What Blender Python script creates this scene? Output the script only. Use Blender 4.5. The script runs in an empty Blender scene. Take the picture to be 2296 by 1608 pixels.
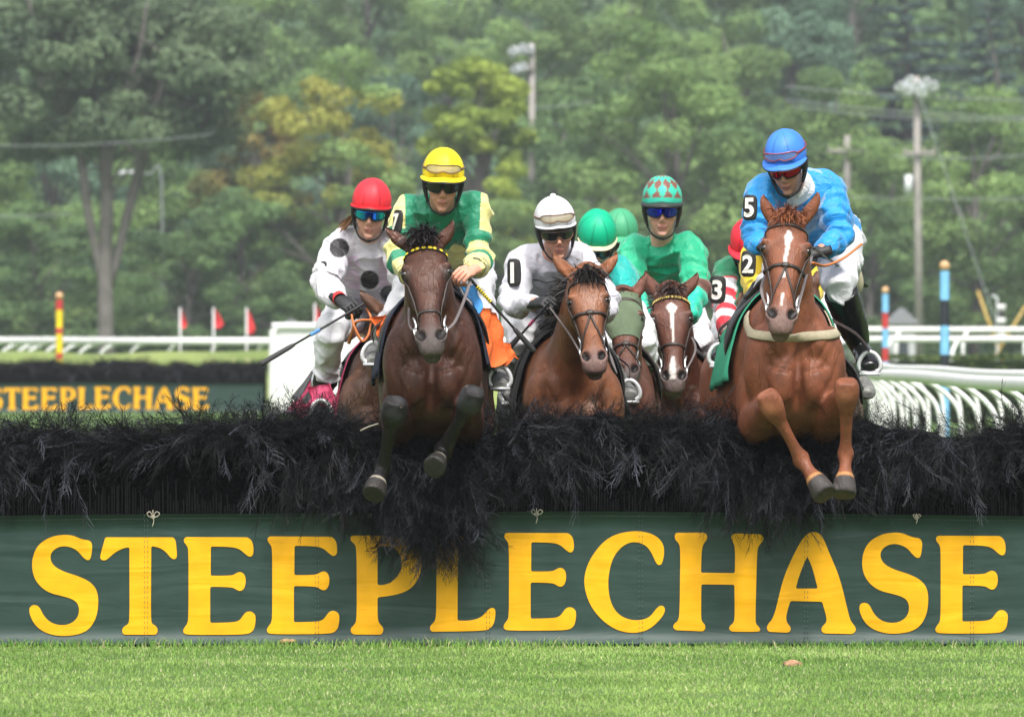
import bpy, math, random
import numpy as np
from mathutils import Vector, Matrix
from mathutils.bvhtree import BVHTree

# ------------------------------------------------------------------ camera, sky, sun, exposure
S = bpy.context.scene
COL = S.collection
F_PX, CAMZ, U0, V0 = 25000.0, 1.35, 1148.0, 772.0
cam_d = bpy.data.cameras.new('camera'); cam = bpy.data.objects.new('camera', cam_d); COL.objects.link(cam)
cam.location = (0, 0, CAMZ); cam.rotation_euler = (math.radians(90), 0, 0)
cam_d.sensor_fit = 'HORIZONTAL'; cam_d.sensor_width = 36.0; cam_d.lens = 36.0 * F_PX / 2296.0
cam_d.shift_y = -(804.0 - V0) / 2296.0
cam_d.clip_start = 1.0; cam_d.clip_end = 3000.0
cam_d.dof.use_dof = True; cam_d.dof.focus_distance = 49.9; cam_d.dof.aperture_fstop = 12.5
S.camera = cam

SUN_EL, SUN_ROT = math.radians(56), math.radians(205)
world = bpy.data.worlds.new('World'); S.world = world; world.use_nodes = True
wn = world.node_tree; wn.nodes.clear()
sky = wn.nodes.new('ShaderNodeTexSky'); sky.sky_type = 'NISHITA'; sky.sun_disc = False
sky.sun_elevation = SUN_EL; sky.sun_rotation = SUN_ROT
sky.air_density = 1.0; sky.dust_density = 5.0; sky.ozone_density = 1.0
hs = wn.nodes.new('ShaderNodeHueSaturation'); hs.inputs['Saturation'].default_value = 0.35
bg = wn.nodes.new('ShaderNodeBackground'); bg.inputs['Strength'].default_value = 0.135
wo = wn.nodes.new('ShaderNodeOutputWorld')
wn.links.new(sky.outputs[0], hs.inputs['Color']); wn.links.new(hs.outputs[0], bg.inputs['Color']); wn.links.new(bg.outputs[0], wo.inputs['Surface'])
sun_d = bpy.data.lights.new('sun', 'SUN'); sun_d.energy = 2.7; sun_d.angle = math.radians(12); sun_d.color = (1.0, 0.96, 0.9)
sun = bpy.data.objects.new('sun', sun_d); COL.objects.link(sun)
# light comes from over the photographer's right shoulder
to_sun = Vector((math.sin(SUN_ROT) * math.cos(SUN_EL) * -1, math.cos(SUN_ROT) * math.cos(SUN_EL), math.sin(SUN_EL)))
sun.rotation_euler = to_sun.to_track_quat('Z', 'Y').to_euler()
sun.location = (0, 30, 60)
S.view_settings.view_transform = 'Standard'; S.view_settings.look = 'None'
S.view_settings.exposure = 0.66; S.view_settings.gamma = 1.0
S.cycles.max_bounces = 8; S.cycles.volume_bounces = 0
S.cycles.use_denoising = True

def P(u, v, Y):
    return np.array([(u - U0) * Y / F_PX, Y, CAMZ - (v - V0) * Y / F_PX])

# ------------------------------------------------------------------ helpers
rng = np.random.default_rng(7)
random.seed(7)
def A(*a): return np.array(a, float)
def nrm(v):
    v = np.asarray(v, float); return v / (np.linalg.norm(v) + 1e-12)

def tag(o, label=None, cat=None, group=None, kind=None):
    if label: o['label'] = label
    if cat: o['category'] = cat
    if group: o['group'] = group
    if kind: o['kind'] = kind
    return o

def empty(name, loc, label=None, cat=None, group=None, kind=None):
    o = bpy.data.objects.new(name, None); COL.objects.link(o)
    o.location = Vector([float(c) for c in loc]); o.empty_display_size = 0.1
    return tag(o, label, cat, group, kind)

def mesh_np(name, V, Fs):
    """V (N,3); Fs list of (M,k) int arrays"""
    V = np.ascontiguousarray(V, dtype=np.float32)
    Fs = [np.asarray(f, dtype=np.int32) for f in Fs if len(f)]
    me = bpy.data.meshes.new(name)
    me.vertices.add(len(V)); me.vertices.foreach_set('co', V.ravel())
    loops = np.concatenate([f.ravel() for f in Fs]); tot = np.concatenate([np.full(len(f), f.shape[1], np.int32) for f in Fs])
    me.loops.add(len(loops)); me.loops.foreach_set('vertex_index', loops)
    me.polygons.add(len(tot)); st = np.concatenate([[0], np.cumsum(tot)[:-1]]).astype(np.int32)
    me.polygons.foreach_set('loop_start', st)
    try: me.polygons.foreach_set('loop_total', tot)
    except Exception: pass
    me.update(calc_edges=True); me.validate(verbose=False)
    return me

class MB:
    def __init__(s): s.V = []; s.F = {3: [], 4: []}; s.n = 0; s.C = []
    def add(s, V, Fq=None, Ft=None, col=None):
        V = np.asarray(V, float).reshape(-1, 3)
        if Fq is not None and len(Fq): s.F[4].append(np.asarray(Fq) + s.n)
        if Ft is not None and len(Ft): s.F[3].append(np.asarray(Ft) + s.n)
        s.V.append(V); s.n += len(V)
        s.C.append(np.tile(np.array(col if col is not None else (1, 1, 1), float)[:3], (len(V), 1)) if col is None or np.ndim(col) == 1 else np.asarray(col, float))
    def arrays(s):
        V = np.concatenate(s.V); Fs = [np.concatenate(s.F[k]) for k in (3, 4) if s.F[k]]
        return V, Fs
    def build(s, name, mat, parent=None, smooth=True, col=False):
        V, Fs = s.arrays()
        C = np.concatenate(s.C) if col else None
        return link(name, V, Fs, mat, parent, smooth, C)

def set_col(me, C):
    a = me.color_attributes.new('Col', 'FLOAT_COLOR', 'POINT')
    CC = np.ones((len(C), 4), np.float32); CC[:, :3] = C
    a.data.foreach_set('color', CC.ravel())

def link(name, V, Fs, mat, parent=None, smooth=True, C=None):
    V = np.asarray(V, float)
    off = np.array(world_of(parent)) if parent is not None else None
    me = mesh_np(name, V - off if off is not None else V, Fs)
    if C is not None: set_col(me, C)
    me.polygons.foreach_set('use_smooth', np.full(len(me.polygons), bool(smooth)))
    me.materials.append(mat)
    o = bpy.data.objects.new(name, me); COL.objects.link(o)
    if parent is not None: o.parent = parent
    return o

def world_of(o):
    p = Vector((0, 0, 0))
    while o is not None: p = p + o.location; o = o.parent
    return p

def rebase(o, base):
    """move a top-level mesh's origin to its base"""
    b = Vector([float(c) for c in base]); o.data.transform(Matrix.Translation(-b)); o.location = b; return o

def catmull(pts, n):
    P_ = np.asarray(pts, float); k = len(P_)
    if k < 3 or n <= 1: 
        return P_ if n <= 1 else np.array([P_[0] * (1 - t) + P_[-1] * t for t in np.linspace(0, 1, (k - 1) * n + 1)])
    Q = np.vstack([2 * P_[0] - P_[1], P_, 2 * P_[-1] - P_[-2]])
    out = []
    for i in range(1, k):
        p0, p1, p2, p3 = Q[i - 1], Q[i], Q[i + 1], Q[i + 2]
        for j in range(n):
            t = j / n
            out.append(0.5 * ((2 * p1) + (-p0 + p2) * t + (2 * p0 - 5 * p1 + 4 * p2 - p3) * t * t + (-p0 + 3 * p1 - 3 * p2 + p3) * t ** 3))
    out.append(P_[-1]); return np.array(out)

def tube(mb, pts, rad, ref=(1, 0, 0), seg=14, n=4, ex=2.0, cap=True, col=None):
    """pts k x 3, rad list of r or (r_side, r_other); smooth path"""
    R = np.array([(r, r) if np.ndim(r) == 0 else r for r in rad], float)
    D = catmull(np.hstack([np.asarray(pts, float), R]), n)
    C, R = D[:, :3], np.maximum(D[:, 3:], 1e-4)
    T = np.gradient(C, axis=0); T /= np.linalg.norm(T, axis=1)[:, None] + 1e-12
    ref = np.asarray(ref, float)
    Sd = ref[None] - (T @ ref)[:, None] * T; Sd /= np.linalg.norm(Sd, axis=1)[:, None] + 1e-12
    O = np.cross(T, Sd)
    a = np.linspace(0, 2 * math.pi, seg, endpoint=False)
    ca, sa = np.cos(a), np.sin(a)
    if ex != 2.0:
        ca = np.sign(ca) * np.abs(ca) ** (2 / ex); sa = np.sign(sa) * np.abs(sa) ** (2 / ex)
    V = C[:, None] + Sd[:, None] * (R[:, :1] * ca)[:, :, None] + O[:, None] * (R[:, 1:] * sa)[:, :, None]
    m = len(C); idx = np.arange(m * seg).reshape(m, seg); nx = np.roll(idx, -1, axis=1)
    Fq = np.stack([idx[:-1], nx[:-1], nx[1:], idx[1:]], -1).reshape(-1, 4)
    V = V.reshape(-1, 3); Ft = []
    if cap:
        V = np.vstack([V, C[0], C[-1]]); c0, c1 = m * seg, m * seg + 1
        Ft = np.vstack([np.stack([np.full(seg, c0), nx[0], idx[0]], -1), np.stack([np.full(seg, c1), idx[-1], nx[-1]], -1)])
    mb.add(V, Fq, Ft, col)

def ell(mb, c, r, M=None, seg=18, rings=12, col=None):
    """ellipsoid; M rows = axes"""
    th = np.linspace(0, math.pi, rings + 1)[1:-1]; a = np.linspace(0, 2 * math.pi, seg, endpoint=False)
    U = np.stack([np.sin(th)[:, None] * np.cos(a), np.sin(th)[:, None] * np.sin(a), np.cos(th)[:, None] * np.ones(seg)], -1).reshape(-1, 3)
    U = np.vstack([U, [0, 0, 1], [0, 0, -1]]) * np.asarray(r, float)
    if M is not None: U = U @ np.asarray(M, float)
    V = U + np.asarray(c, float)
    m = len(th); idx = np.arange(m * seg).reshape(m, seg); nx = np.roll(idx, -1, 1)
    Fq = np.stack([idx[:-1], idx[1:], nx[1:], nx[:-1]], -1).reshape(-1, 4)
    t, b = m * seg, m * seg + 1
    Ft = np.vstack([np.stack([np.full(seg, t), idx[0], nx[0]], -1), np.stack([np.full(seg, b), nx[-1], idx[-1]], -1)])
    mb.add(V, Fq, Ft, col)

def box(mb, c, h, M=None, col=None):
    s = np.array([[x, y, z] for x in (-1, 1) for y in (-1, 1) for z in (-1, 1)], float) * np.asarray(h, float)
    if M is not None: s = s @ np.asarray(M, float)
    f = [[0, 1, 3, 2], [4, 6, 7, 5], [0, 4, 5, 1], [2, 3, 7, 6], [0, 2, 6, 4], [1, 5, 7, 3]]
    mb.add(s + np.asarray(c, float), f, None, col)

def smooth_np(V, E, it, lam=0.5, w=None):
    n = len(V); deg = np.bincount(E.ravel(), minlength=n).astype(float) + 1e-9
    for _ in range(it):
        s = np.zeros_like(V)
        for k in range(3):
            s[:, k] = np.bincount(E[:, 0], V[E[:, 1], k], minlength=n) + np.bincount(E[:, 1], V[E[:, 0], k], minlength=n)
        d = s / deg[:, None] - V
        V = V + lam * d * (w[:, None] if w is not None else 1)
    return V

def remesh(mb, voxel, it=4):
    """one continuous skin over everything in mb -> V, quads, edges"""
    V, Fs = mb.arrays(); me = mesh_np('tmp', V, Fs)
    o = bpy.data.objects.new('tmp', me); COL.objects.link(o)
    m = o.modifiers.new('r', 'REMESH'); m.mode = 'VOXEL'; m.voxel_size = voxel; m.adaptivity = 0
    dg = bpy.context.evaluated_depsgraph_get(); me2 = bpy.data.meshes.new_from_object(o.evaluated_get(dg))
    n = len(me2.vertices); V = np.empty(n * 3, np.float32); me2.vertices.foreach_get('co', V); V = V.reshape(-1, 3).astype(float)
    lt = np.empty(len(me2.polygons), np.int32); me2.polygons.foreach_get('loop_total', lt)
    lv = np.empty(len(me2.loops), np.int32); me2.loops.foreach_get('vertex_index', lv)
    ls = np.concatenate([[0], np.cumsum(lt)[:-1]])
    q = ls[lt == 4]; t = ls[lt == 3]
    Fs = []
    if len(t): Fs.append(np.stack([lv[t + k] for k in range(3)], -1))
    if len(q): Fs.append(np.stack([lv[q + k] for k in range(4)], -1))
    E = np.empty(len(me2.edges) * 2, np.int32); me2.edges.foreach_get('vertices', E); E = E.reshape(-1, 2)
    bpy.data.objects.remove(o); bpy.data.meshes.remove(me2); bpy.data.meshes.remove(me)
    return smooth_np(V, E, it), Fs, E

def vnormals(V, Fs):
    N = np.zeros_like(V)
    for f in Fs:
        n = np.cross(V[f[:, 1]] - V[f[:, 0]], V[f[:, 2]] - V[f[:, 0]])
        for k in range(f.shape[1]):
            for c in range(3): N[:, c] += np.bincount(f[:, k], n[:, c], minlength=len(V))
    return N / (np.linalg.norm(N, axis=1)[:, None] + 1e-12)

def sn(V, f, seed=0, oct=3):
    """cheap smooth pseudo-noise about -1..1"""
    r = np.random.default_rng(seed); out = np.zeros(len(V)); amp = 1.0; tot = 0
    W = np.asarray(V, float)
    for o in range(oct):
        s = np.zeros(len(V))
        wv = np.sin(W @ r.normal(size=3) * f * .6 + r.uniform(0, 6)) * 1.3
        for k in range(5):
            s += np.sin(W @ r.normal(size=3) * f + r.uniform(0, 6) + wv)
        out += amp * s / 3.0; tot += amp; amp *= .5; f *= 2.1
    return out / tot

def bvh_of(V, Fs):
    polys = [];
    for f in Fs: polys += f.tolist()
    return BVHTree.FromPolygons([tuple(v) for v in V], polys)

def poly_t(V, pts):
    """distance to polyline, arc parameter 0..1"""
    pts = np.asarray(pts, float); L = np.linalg.norm(np.diff(pts, axis=0), axis=1); cum = np.concatenate([[0], np.cumsum(L)])
    best = np.full(len(V), 1e9); tt = np.zeros(len(V))
    for i in range(len(L)):
        d = pts[i + 1] - pts[i]; t = np.clip(((V - pts[i]) @ d) / (d @ d + 1e-12), 0, 1)
        q = np.linalg.norm(V - (pts[i] + t[:, None] * d), axis=1)
        m = q < best; best[m] = q[m]; tt[m] = (cum[i] + t[m] * L[i]) / cum[-1]
    return best, tt

def ss(x, a, b):
    t = np.clip((np.asarray(x, float) - a) / (b - a + 1e-12), 0, 1); return t * t * (3 - 2 * t)
def mixc(C, c, m):
    m = np.asarray(m)[:, None]; return C * (1 - m) + np.asarray(c, float) * m

def ribbon(mb, pts, w, th, nrmls, col=None):
    """flat strap along pts with surface normals"""
    pts = np.asarray(pts); T = np.gradient(pts, axis=0); T /= np.linalg.norm(T, axis=1)[:, None] + 1e-12
    N = np.asarray(nrmls); Sd = np.cross(T, N); Sd /= np.linalg.norm(Sd, axis=1)[:, None] + 1e-12
    N = np.cross(Sd, T)
    w = np.asarray(w if np.ndim(w) else np.full(len(pts), w))[:, None] / 2
    q = [pts + Sd * w, pts + Sd * w * .8 + N * th, pts - Sd * w * .8 + N * th, pts - Sd * w]
    V = np.stack(q, 1).reshape(-1, 3); m = len(pts); idx = np.arange(m * 4).reshape(m, 4); nx = np.roll(idx, -1, 1)
    Fq = np.stack([idx[:-1], nx[:-1], nx[1:], idx[1:]], -1).reshape(-1, 4)
    Fq = np.vstack([Fq, idx[0][::-1], idx[-1]])
    mb.add(V, Fq, None, col)

def snap(bvh, pts, off=0.002):
    o, n = [], []
    for p in pts:
        r = bvh.find_nearest(Vector(p))
        if r[0] is None: o.append(p); n.append((0, -1, 0)); continue
        nn = np.array(r[1]); o.append(np.array(r[0]) + nn * off); n.append(nn)
    o = np.array(o); n = np.array(n)
    if len(o) > 4:  # soften jitter
        for _ in range(2):
            o[1:-1] = .25 * o[:-2] + .5 * o[1:-1] + .25 * o[2:]; n[1:-1] = .25 * n[:-2] + .5 * n[1:-1] + .25 * n[2:]
        n /= np.linalg.norm(n, axis=1)[:, None] + 1e-9
    return o, n

def cast(bvh, org, dr, off=0.003):
    r = bvh.ray_cast(Vector(org), Vector(nrm(dr)))
    if r[0] is None: return None, None
    n = np.array(r[1]); 
    if n @ np.asarray(dr) > 0: n = -n
    return np.array(r[0]) + n * off, n

# ------------------------------------------------------------------ materials
MATS = {}
def mat(name, col=(.5, .5, .5), rough=.6, spec=.5, metal=0., attr=False, noise=None, bump=None, sheen=0., coat=0., trans=0., alpha=1., two=None, tint=None):
    """noise=(scale, amount) colour mottling; bump=(scale, strength, dist); two=(scale, col2, lo, hi) patches"""
    if name in MATS: return MATS[name]
    m = bpy.data.materials.new(name); m.use_nodes = True; nt = m.node_tree; b = nt.nodes['Principled BSDF']
    b.inputs['Roughness'].default_value = rough; b.inputs['Specular IOR Level'].default_value = spec; b.inputs['Metallic'].default_value = metal
    b.inputs['Sheen Weight'].default_value = sheen; b.inputs['Coat Weight'].default_value = coat; b.inputs['Coat Roughness'].default_value = .25
    b.inputs['Transmission Weight'].default_value = trans
    tc = nt.nodes.new('ShaderNodeTexCoord')
    if attr:
        a = nt.nodes.new('ShaderNodeAttribute'); a.attribute_name = 'Col'; out = a.outputs['Color']
    else:
        a = nt.nodes.new('ShaderNodeRGB'); a.outputs[0].default_value = (*col, 1); out = a.outputs[0]
    if two:
        n = nt.nodes.new('ShaderNodeTexNoise'); n.inputs['Scale'].default_value = two[0]; n.inputs['Detail'].default_value = 5
        nt.links.new(tc.outputs['Object'], n.inputs['Vector'])
        r = nt.nodes.new('ShaderNodeMapRange'); r.inputs[1].default_value = two[2]; r.inputs[2].default_value = two[3]
        nt.links.new(n.outputs['Fac'], r.inputs[0])
        mx = nt.nodes.new('ShaderNodeMix'); mx.data_type = 'RGBA'; nt.links.new(r.outputs[0], mx.inputs[0]); nt.links.new(out, mx.inputs[6])
        mx.inputs[7].default_value = (*two[1], 1); out = mx.outputs[2]
    if noise:
        n = nt.nodes.new('ShaderNodeTexNoise'); n.inputs['Scale'].default_value = noise[0]; n.inputs['Detail'].default_value = 6
        nt.links.new(tc.outputs['Object'], n.inputs['Vector'])
        r = nt.nodes.new('ShaderNodeMapRange'); r.inputs[1].default_value = .3; r.inputs[2].default_value = .7
        r.inputs[3].default_value = 1 - noise[1]; r.inputs[4].default_value = 1 + noise[1]
        nt.links.new(n.outputs['Fac'], r.inputs[0])
        mx = nt.nodes.new('ShaderNodeVectorMath'); mx.operation = 'SCALE'; nt.links.new(out, mx.inputs[0]); nt.links.new(r.outputs[0], mx.inputs['Scale']); out = mx.outputs[0]
    nt.links.new(out, b.inputs['Base Color'])
    if bump:
        n = nt.nodes.new('ShaderNodeTexNoise'); n.inputs['Scale'].default_value = bump[0]; n.inputs['Detail'].default_value = 4
        if len(bump) > 3: n.inputs['Distortion'].default_value = bump[3]
        nt.links.new(tc.outputs['Object'], n.inputs['Vector'])
        bp = nt.nodes.new('ShaderNodeBump'); bp.inputs['Strength'].default_value = bump[1]; bp.inputs['Distance'].default_value = bump[2]
        nt.links.new(n.outputs['Fac'], bp.inputs['Height']); nt.links.new(bp.outputs[0], b.inputs['Normal'])
    if alpha < 1:
        b.inputs['Alpha'].default_value = alpha
    MATS[name] = m; return m
# ------------------------------------------------------------------ horse
M_COAT = mat('horse_coat', attr=True, rough=.52, spec=.36, noise=(14, .25), bump=(11, .25, .02))
def _coat():
    nt = M_COAT.node_tree; b = nt.nodes['Principled BSDF']; tc = [n for n in nt.nodes if n.type == 'TEX_COORD'][0]; b0 = [n for n in nt.nodes if n.type == 'BUMP'][0]
    mp = nt.nodes.new('ShaderNodeMapping'); mp.inputs['Scale'].default_value = (3, 2, .8); nt.links.new(tc.outputs['Object'], mp.inputs[0])
    n1 = nt.nodes.new('ShaderNodeTexNoise'); n1.inputs['Scale'].default_value = 26; n1.inputs['Detail'].default_value = 5; n1.inputs['Distortion'].default_value = 1.2; nt.links.new(mp.outputs[0], n1.inputs['Vector'])
    bp = nt.nodes.new('ShaderNodeBump'); bp.inputs['Strength'].default_value = .45; bp.inputs['Distance'].default_value = .008; nt.links.new(n1.outputs['Fac'], bp.inputs['Height']); nt.links.new(b0.outputs[0], bp.inputs['Normal']); nt.links.new(bp.outputs[0], b.inputs['Normal'])
    n2 = nt.nodes.new('ShaderNodeTexNoise'); n2.inputs['Scale'].default_value = 5; n2.inputs['Detail'].default_value = 6; nt.links.new(tc.outputs['Object'], n2.inputs['Vector'])
    r = nt.nodes.new('ShaderNodeMapRange'); r.inputs[1].default_value = .35; r.inputs[2].default_value = .65; r.inputs[3].default_value = .36; r.inputs[4].default_value = .66; nt.links.new(n2.outputs['Fac'], r.inputs[0]); nt.links.new(r.outputs[0], b.inputs['Roughness'])
    n3 = nt.nodes.new('ShaderNodeTexNoise'); n3.inputs['Scale'].default_value = 5.5; n3.inputs['Detail'].default_value = 2; n3.inputs['Distortion'].default_value = .8; nt.links.new(mp.outputs[0], n3.inputs['Vector'])
    s1 = nt.nodes.new('ShaderNodeMath'); s1.operation = 'SUBTRACT'; s1.inputs[1].default_value = .5; s2 = nt.nodes.new('ShaderNodeMath'); s2.operation = 'ABSOLUTE'; nt.links.new(n3.outputs['Fac'], s1.inputs[0]); nt.links.new(s1.outputs[0], s2.inputs[0])
    r3 = nt.nodes.new('ShaderNodeMapRange'); r3.inputs[1].default_value = 0; r3.inputs[2].default_value = .022; r3.inputs[3].default_value = 1; r3.inputs[4].default_value = 0; nt.links.new(s2.outputs[0], r3.inputs[0])
    b3 = nt.nodes.new('ShaderNodeBump'); b3.inputs['Strength'].default_value = .35; b3.inputs['Distance'].default_value = .006; nt.links.new(r3.outputs[0], b3.inputs['Height']); nt.links.new(bp.outputs[0], b3.inputs['Normal']); nt.links.new(b3.outputs[0], b.inputs['Normal'])
    n4 = nt.nodes.new('ShaderNodeTexNoise'); n4.inputs['Scale'].default_value = 75; n4.inputs['Detail'].default_value = 3; nt.links.new(tc.outputs['Object'], n4.inputs['Vector'])
    r4 = nt.nodes.new('ShaderNodeMapRange'); r4.inputs[1].default_value = .66; r4.inputs[2].default_value = .72; r4.inputs[3].default_value = 0; r4.inputs[4].default_value = .55; nt.links.new(n4.outputs['Fac'], r4.inputs[0])
    src = b.inputs['Base Color'].links[0].from_socket; mx = nt.nodes.new('ShaderNodeMix'); mx.data_type = 'RGBA'; nt.links.new(r4.outputs[0], mx.inputs[0]); nt.links.new(src, mx.inputs[6]); mx.inputs[7].default_value = (.16, .11, .07, 1); nt.links.new(mx.outputs[2], b.inputs['Base Color'])
_coat()
M_HAIR = mat('horse_hair', attr=True, rough=.45, spec=.5, noise=(60, .3))
M_EYE = mat('horse_eye', (.008, .005, .004), rough=.08, spec=.8)
M_LEATHER = mat('bridle_leather', (.035, .022, .018), rough=.5, bump=(120, .3, .002), noise=(40, .3))
M_STEEL = mat('steel', (.75, .75, .76), rough=.28, metal=.9)
M_WHITEMETAL = mat('stirrup_metal', (.72, .72, .74), rough=.35, metal=.35)

def frame(a, r0=(1, 0, 0)):
    a = nrm(a); r = nrm(np.asarray(r0, float) - a * np.dot(a, r0)); f = np.cross(a, r); return a, r, f

def strands(mb, roots, dirs, L, w, bend, n=6, seed=0, col=(.02, .015, .015)):
    """tapered flat hair locks"""
    r = np.random.default_rng(seed)
    for p, d in zip(roots, dirs):
        d = nrm(d + r.normal(size=3) * .12); l = L * r.uniform(.6, 1.1); pts = [p]; q = np.array(p, float); b = np.asarray(bend, float) + r.normal(size=3) * .25
        for i in range(n):
            q = q + d * l / n; pts.append(q.copy()); d = nrm(d + b * (1.0 / n))
        pts = np.array(pts); sd = nrm(np.cross(d, r.normal(size=3))); ww = w * r.uniform(.6, 1.3) * np.linspace(1, .12, n + 1) ** .7
        V = np.stack([pts - sd * ww[:, None], pts + sd * ww[:, None]], 1).reshape(-1, 3)
        idx = np.arange(n + 1) * 2; Fq = np.stack([idx[:-1], idx[:-1] + 1, idx[1:] + 1, idx[1:]], -1)
        c = np.asarray(col) * r.uniform(.6, 1.6)
        mb.add(V, Fq, None, c)

TR = [(0, 1.235, .085, .10), (.05, 1.232, .165, .175), (.15, 1.22, .21, .27), (.3, 1.25, .218, .345), (.45, 1.255, .235, .36), (.65, 1.24, .262, .34), (.95, 1.25, .275, .315), (1.2, 1.27, .27, .285), (1.4, 1.29, .265, .275), (1.58, 1.27, .21, .235), (1.68, 1.25, .1, .13)]

class Horse: pass

def horse(label, chest, dz, pitch, yaw_dx, poll, muz, roll, ears, fore, coat, vox=.008, hind='push', hl=.60, forelock=140, mane_side=0, group='racehorses jumping the brush fence', eyes=True, bw=1.0, hw=1.06):
    """chest=(u,Y) centre; poll, muz=(u,v,Y); ears=[(u,v,dY)x2]; fore=[(knee),(fetlock),(hoof)]x2 as (u,v,Y)"""
    H = Horse(); cu, Y0 = chest; cx = (cu - U0) * Y0 / F_PX
    def L(x, y, z):  # trunk space -> world
        return A(cx + x * bw + yaw_dx * max(0, y) / 1.7, Y0 + y, z + dz + (.35 - y) * math.tan(pitch))
    H.L = L; H.bw = bw
    mb = MB()
    tube(mb, [L(0, y, zc) for y, zc, hw, hh in TR], [(hw * bw, hh) for y, zc, hw, hh in TR], seg=28, n=4, ex=2.25)
    for s in (-1, 1):
        ell(mb, L(s * .072, .02, 1.155), (.075 * bw, .085, .115), seg=20, rings=14)
        ell(mb, L(s * .15, .12, 1.24), (.085 * bw, .12, .19), seg=20, rings=14)
        ell(mb, L(s * .165, .30, 1.12), (.075, .15, .17))
        ell(mb, L(s * .10, .05, 1.33), (.07 * bw, .08, .10))
    pollp, muzp = P(*poll), P(*muz); ax = nrm(muzp - pollp); hlen = np.linalg.norm(muzp - pollp); k = hlen / .60
    r0 = A(math.cos(roll), 0, math.sin(roll)); a, r, f = frame(ax, r0)
    if f[1] > 0: f = -f
    H.poll, H.a, H.r, H.f, H.k = pollp, a, r, f, k
    def hp(x, s, fo): return pollp + r * x * min(k, 1.08) * hw + a * s * k + f * fo
    H.hp = hp
    # neck
    nb, n1 = L(0, .34, 1.40), L(0, .10, 1.47)
    thr = hp(0, .10, -.17); pk = hp(0, .0, -.10)
    mid = (nb + pk) / 2 + A(0, -.02, 0)
    tube(mb, [L(0, .55, 1.33), nb, L(0, .2, 1.40) * .35 + mid * .65, thr * .3 + pk * .7, hp(0, .05, -.06)], [(.12, .20), (.145 * bw, .215), (.118, .17), (.090, .125), (.07, .075)], seg=22, n=5)
    tube(mb, [L(0, .12, 1.30), L(0, .10, 1.40) * .5 + (mid + thr) / 2 * .5, thr * .6 + mid * .4], [(.15 * bw, .12), (.105, .09), (.065, .06)], seg=18, n=4)
    # head
    sk = [(-.02, .035, -.07, .04), (.03, .062, -.06, .058), (.09, .083, -.058, .062), (.15, .096, -.055, .062), (.19, .094, -.052, .06), (.25, .074, -.05, .055), (.33, .055, -.048, .052), (.42, .046, -.045, .048), (.49, .054, -.044, .048), (.545, .059, -.048, .05), (.585, .055, -.055, .046), (.608, .038, -.062, .030)]
    tube(mb, [hp(0, s, fo) for s, w, fo, d in sk], [(w, d) for s, w, fo, d in sk], ref=r, seg=24, n=4, ex=2.5)
    jw = [(.05, .04, -.13, .06), (.13, .066, -.155, .085), (.21, .074, -.16, .09), (.29, .06, -.145, .07), (.39, .038, -.115, .045), (.49, .036, -.10, .038), (.56, .036, -.095, .03), (.59, .022, -.085, .02)]
    tube(mb, [hp(0, s, fo) for s, w, fo, d in jw], [(w, d) for s, w, fo, d in jw], ref=r, seg=20, n=4)
    MH = np.array([r, a, f])
    for s in (-1, 1):
        ell(mb, hp(s * .086, .165, -.035), (.024, .036, .03), MH)
        ell(mb, hp(s * .082, .146, -.016), (.028, .020, .022), MH)
        tube(mb, [hp(s * .085, .20, -.06), hp(s * .072, .27, -.06), hp(s * .056, .35, -.06)], [.014, .014, .01], n=3)
        ell(mb, hp(s * .045, .522, -.026), (.027, .038, .027), MH)
        ell(mb, hp(s * .052, .09, -.05), (.04, .05, .04), MH)
    ell(mb, hp(0, .575, -.04), (.042, .034, .036), MH)
    ell(mb, hp(0, .592, -.088), (.038, .026, .030), MH)
    ell(mb, hp(0, .48, -.012), (.03, .05, .016), MH)
    # ears
    H.ears = []
    for s, (eu, ev, dY) in zip((-1, 1), ears):
        tip = P(eu, ev, pollp[1] + dY); base = hp(s * .052, .015, -.05); d = tip - base; el = np.linalg.norm(d)
        fwd = nrm(f + r * s * .35); sd = nrm(np.cross(d, fwd))
        bow = r * s * .012
        tube(mb, [base - d * .12, base + d * .12, base + d * .42 + bow, base + d * .75 + bow, base + d], [(.03, .028), (.031, .022), (.033, .016), (.021, .010), (.004, .004)], ref=sd, seg=14, n=4)
        H.ears.append((base, tip, fwd, sd))
    # forelegs
    legs = []
    for s, (kn, fe, ho) in zip((-1, 1), fore):
        kn, fe, ho = [P(*q) if isinstance(q, tuple) else q for q in (kn, fe, ho)]
        elb = L(s * .155, .36, 1.0); sh = L(s * .145, .24, 1.16)
        fd = kn - elb
        tube(mb, [sh, elb * .8 + sh * .2, elb + fd * .3, elb + fd * .62, elb + fd * .88, kn], [(.085, .13), (.085, .12), (.078, .095), (.060, .068), (.047, .05), (.050, .048)], seg=18, n=4)
        cd = fe - kn
        fw = nrm(kn - elb - nrm(cd) * np.dot(kn - elb, nrm(cd)))
        cn = nrm(cd); tube(mb, [kn - cn * .062, kn - cn * .035, kn, kn + cn * .03, kn + cn * .062, kn + cn * .085], [(.044, .040), (.054, .048), (.056, .052), (.052, .050), (.044, .042), (.034, .036)], ref=(1, 0, 0), seg=20, n=3, ex=2.9)
        ell(mb, kn + fw * .018 - cn * .012, (.036, .030, .036)); ell(mb, kn - fw * .035 + cn * .0, (.024, .03, .035))
        tube(mb, [kn + cd * .2 - fw * .028, kn + cd * .55 - fw * .024, fe - fw * .022], [.014, .013, .018], n=3)
        tube(mb, [kn, kn + cd * .15, kn + cd * .35, kn + cd * .7, kn + cd * .9, fe], [(.05, .045), (.043, .042), (.030, .034), (.027, .031), (.032, .036), (.040, .042)], seg=16, n=4)
        ell(mb, fe, (.041, .044, .046))
        pd = ho - fe
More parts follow.
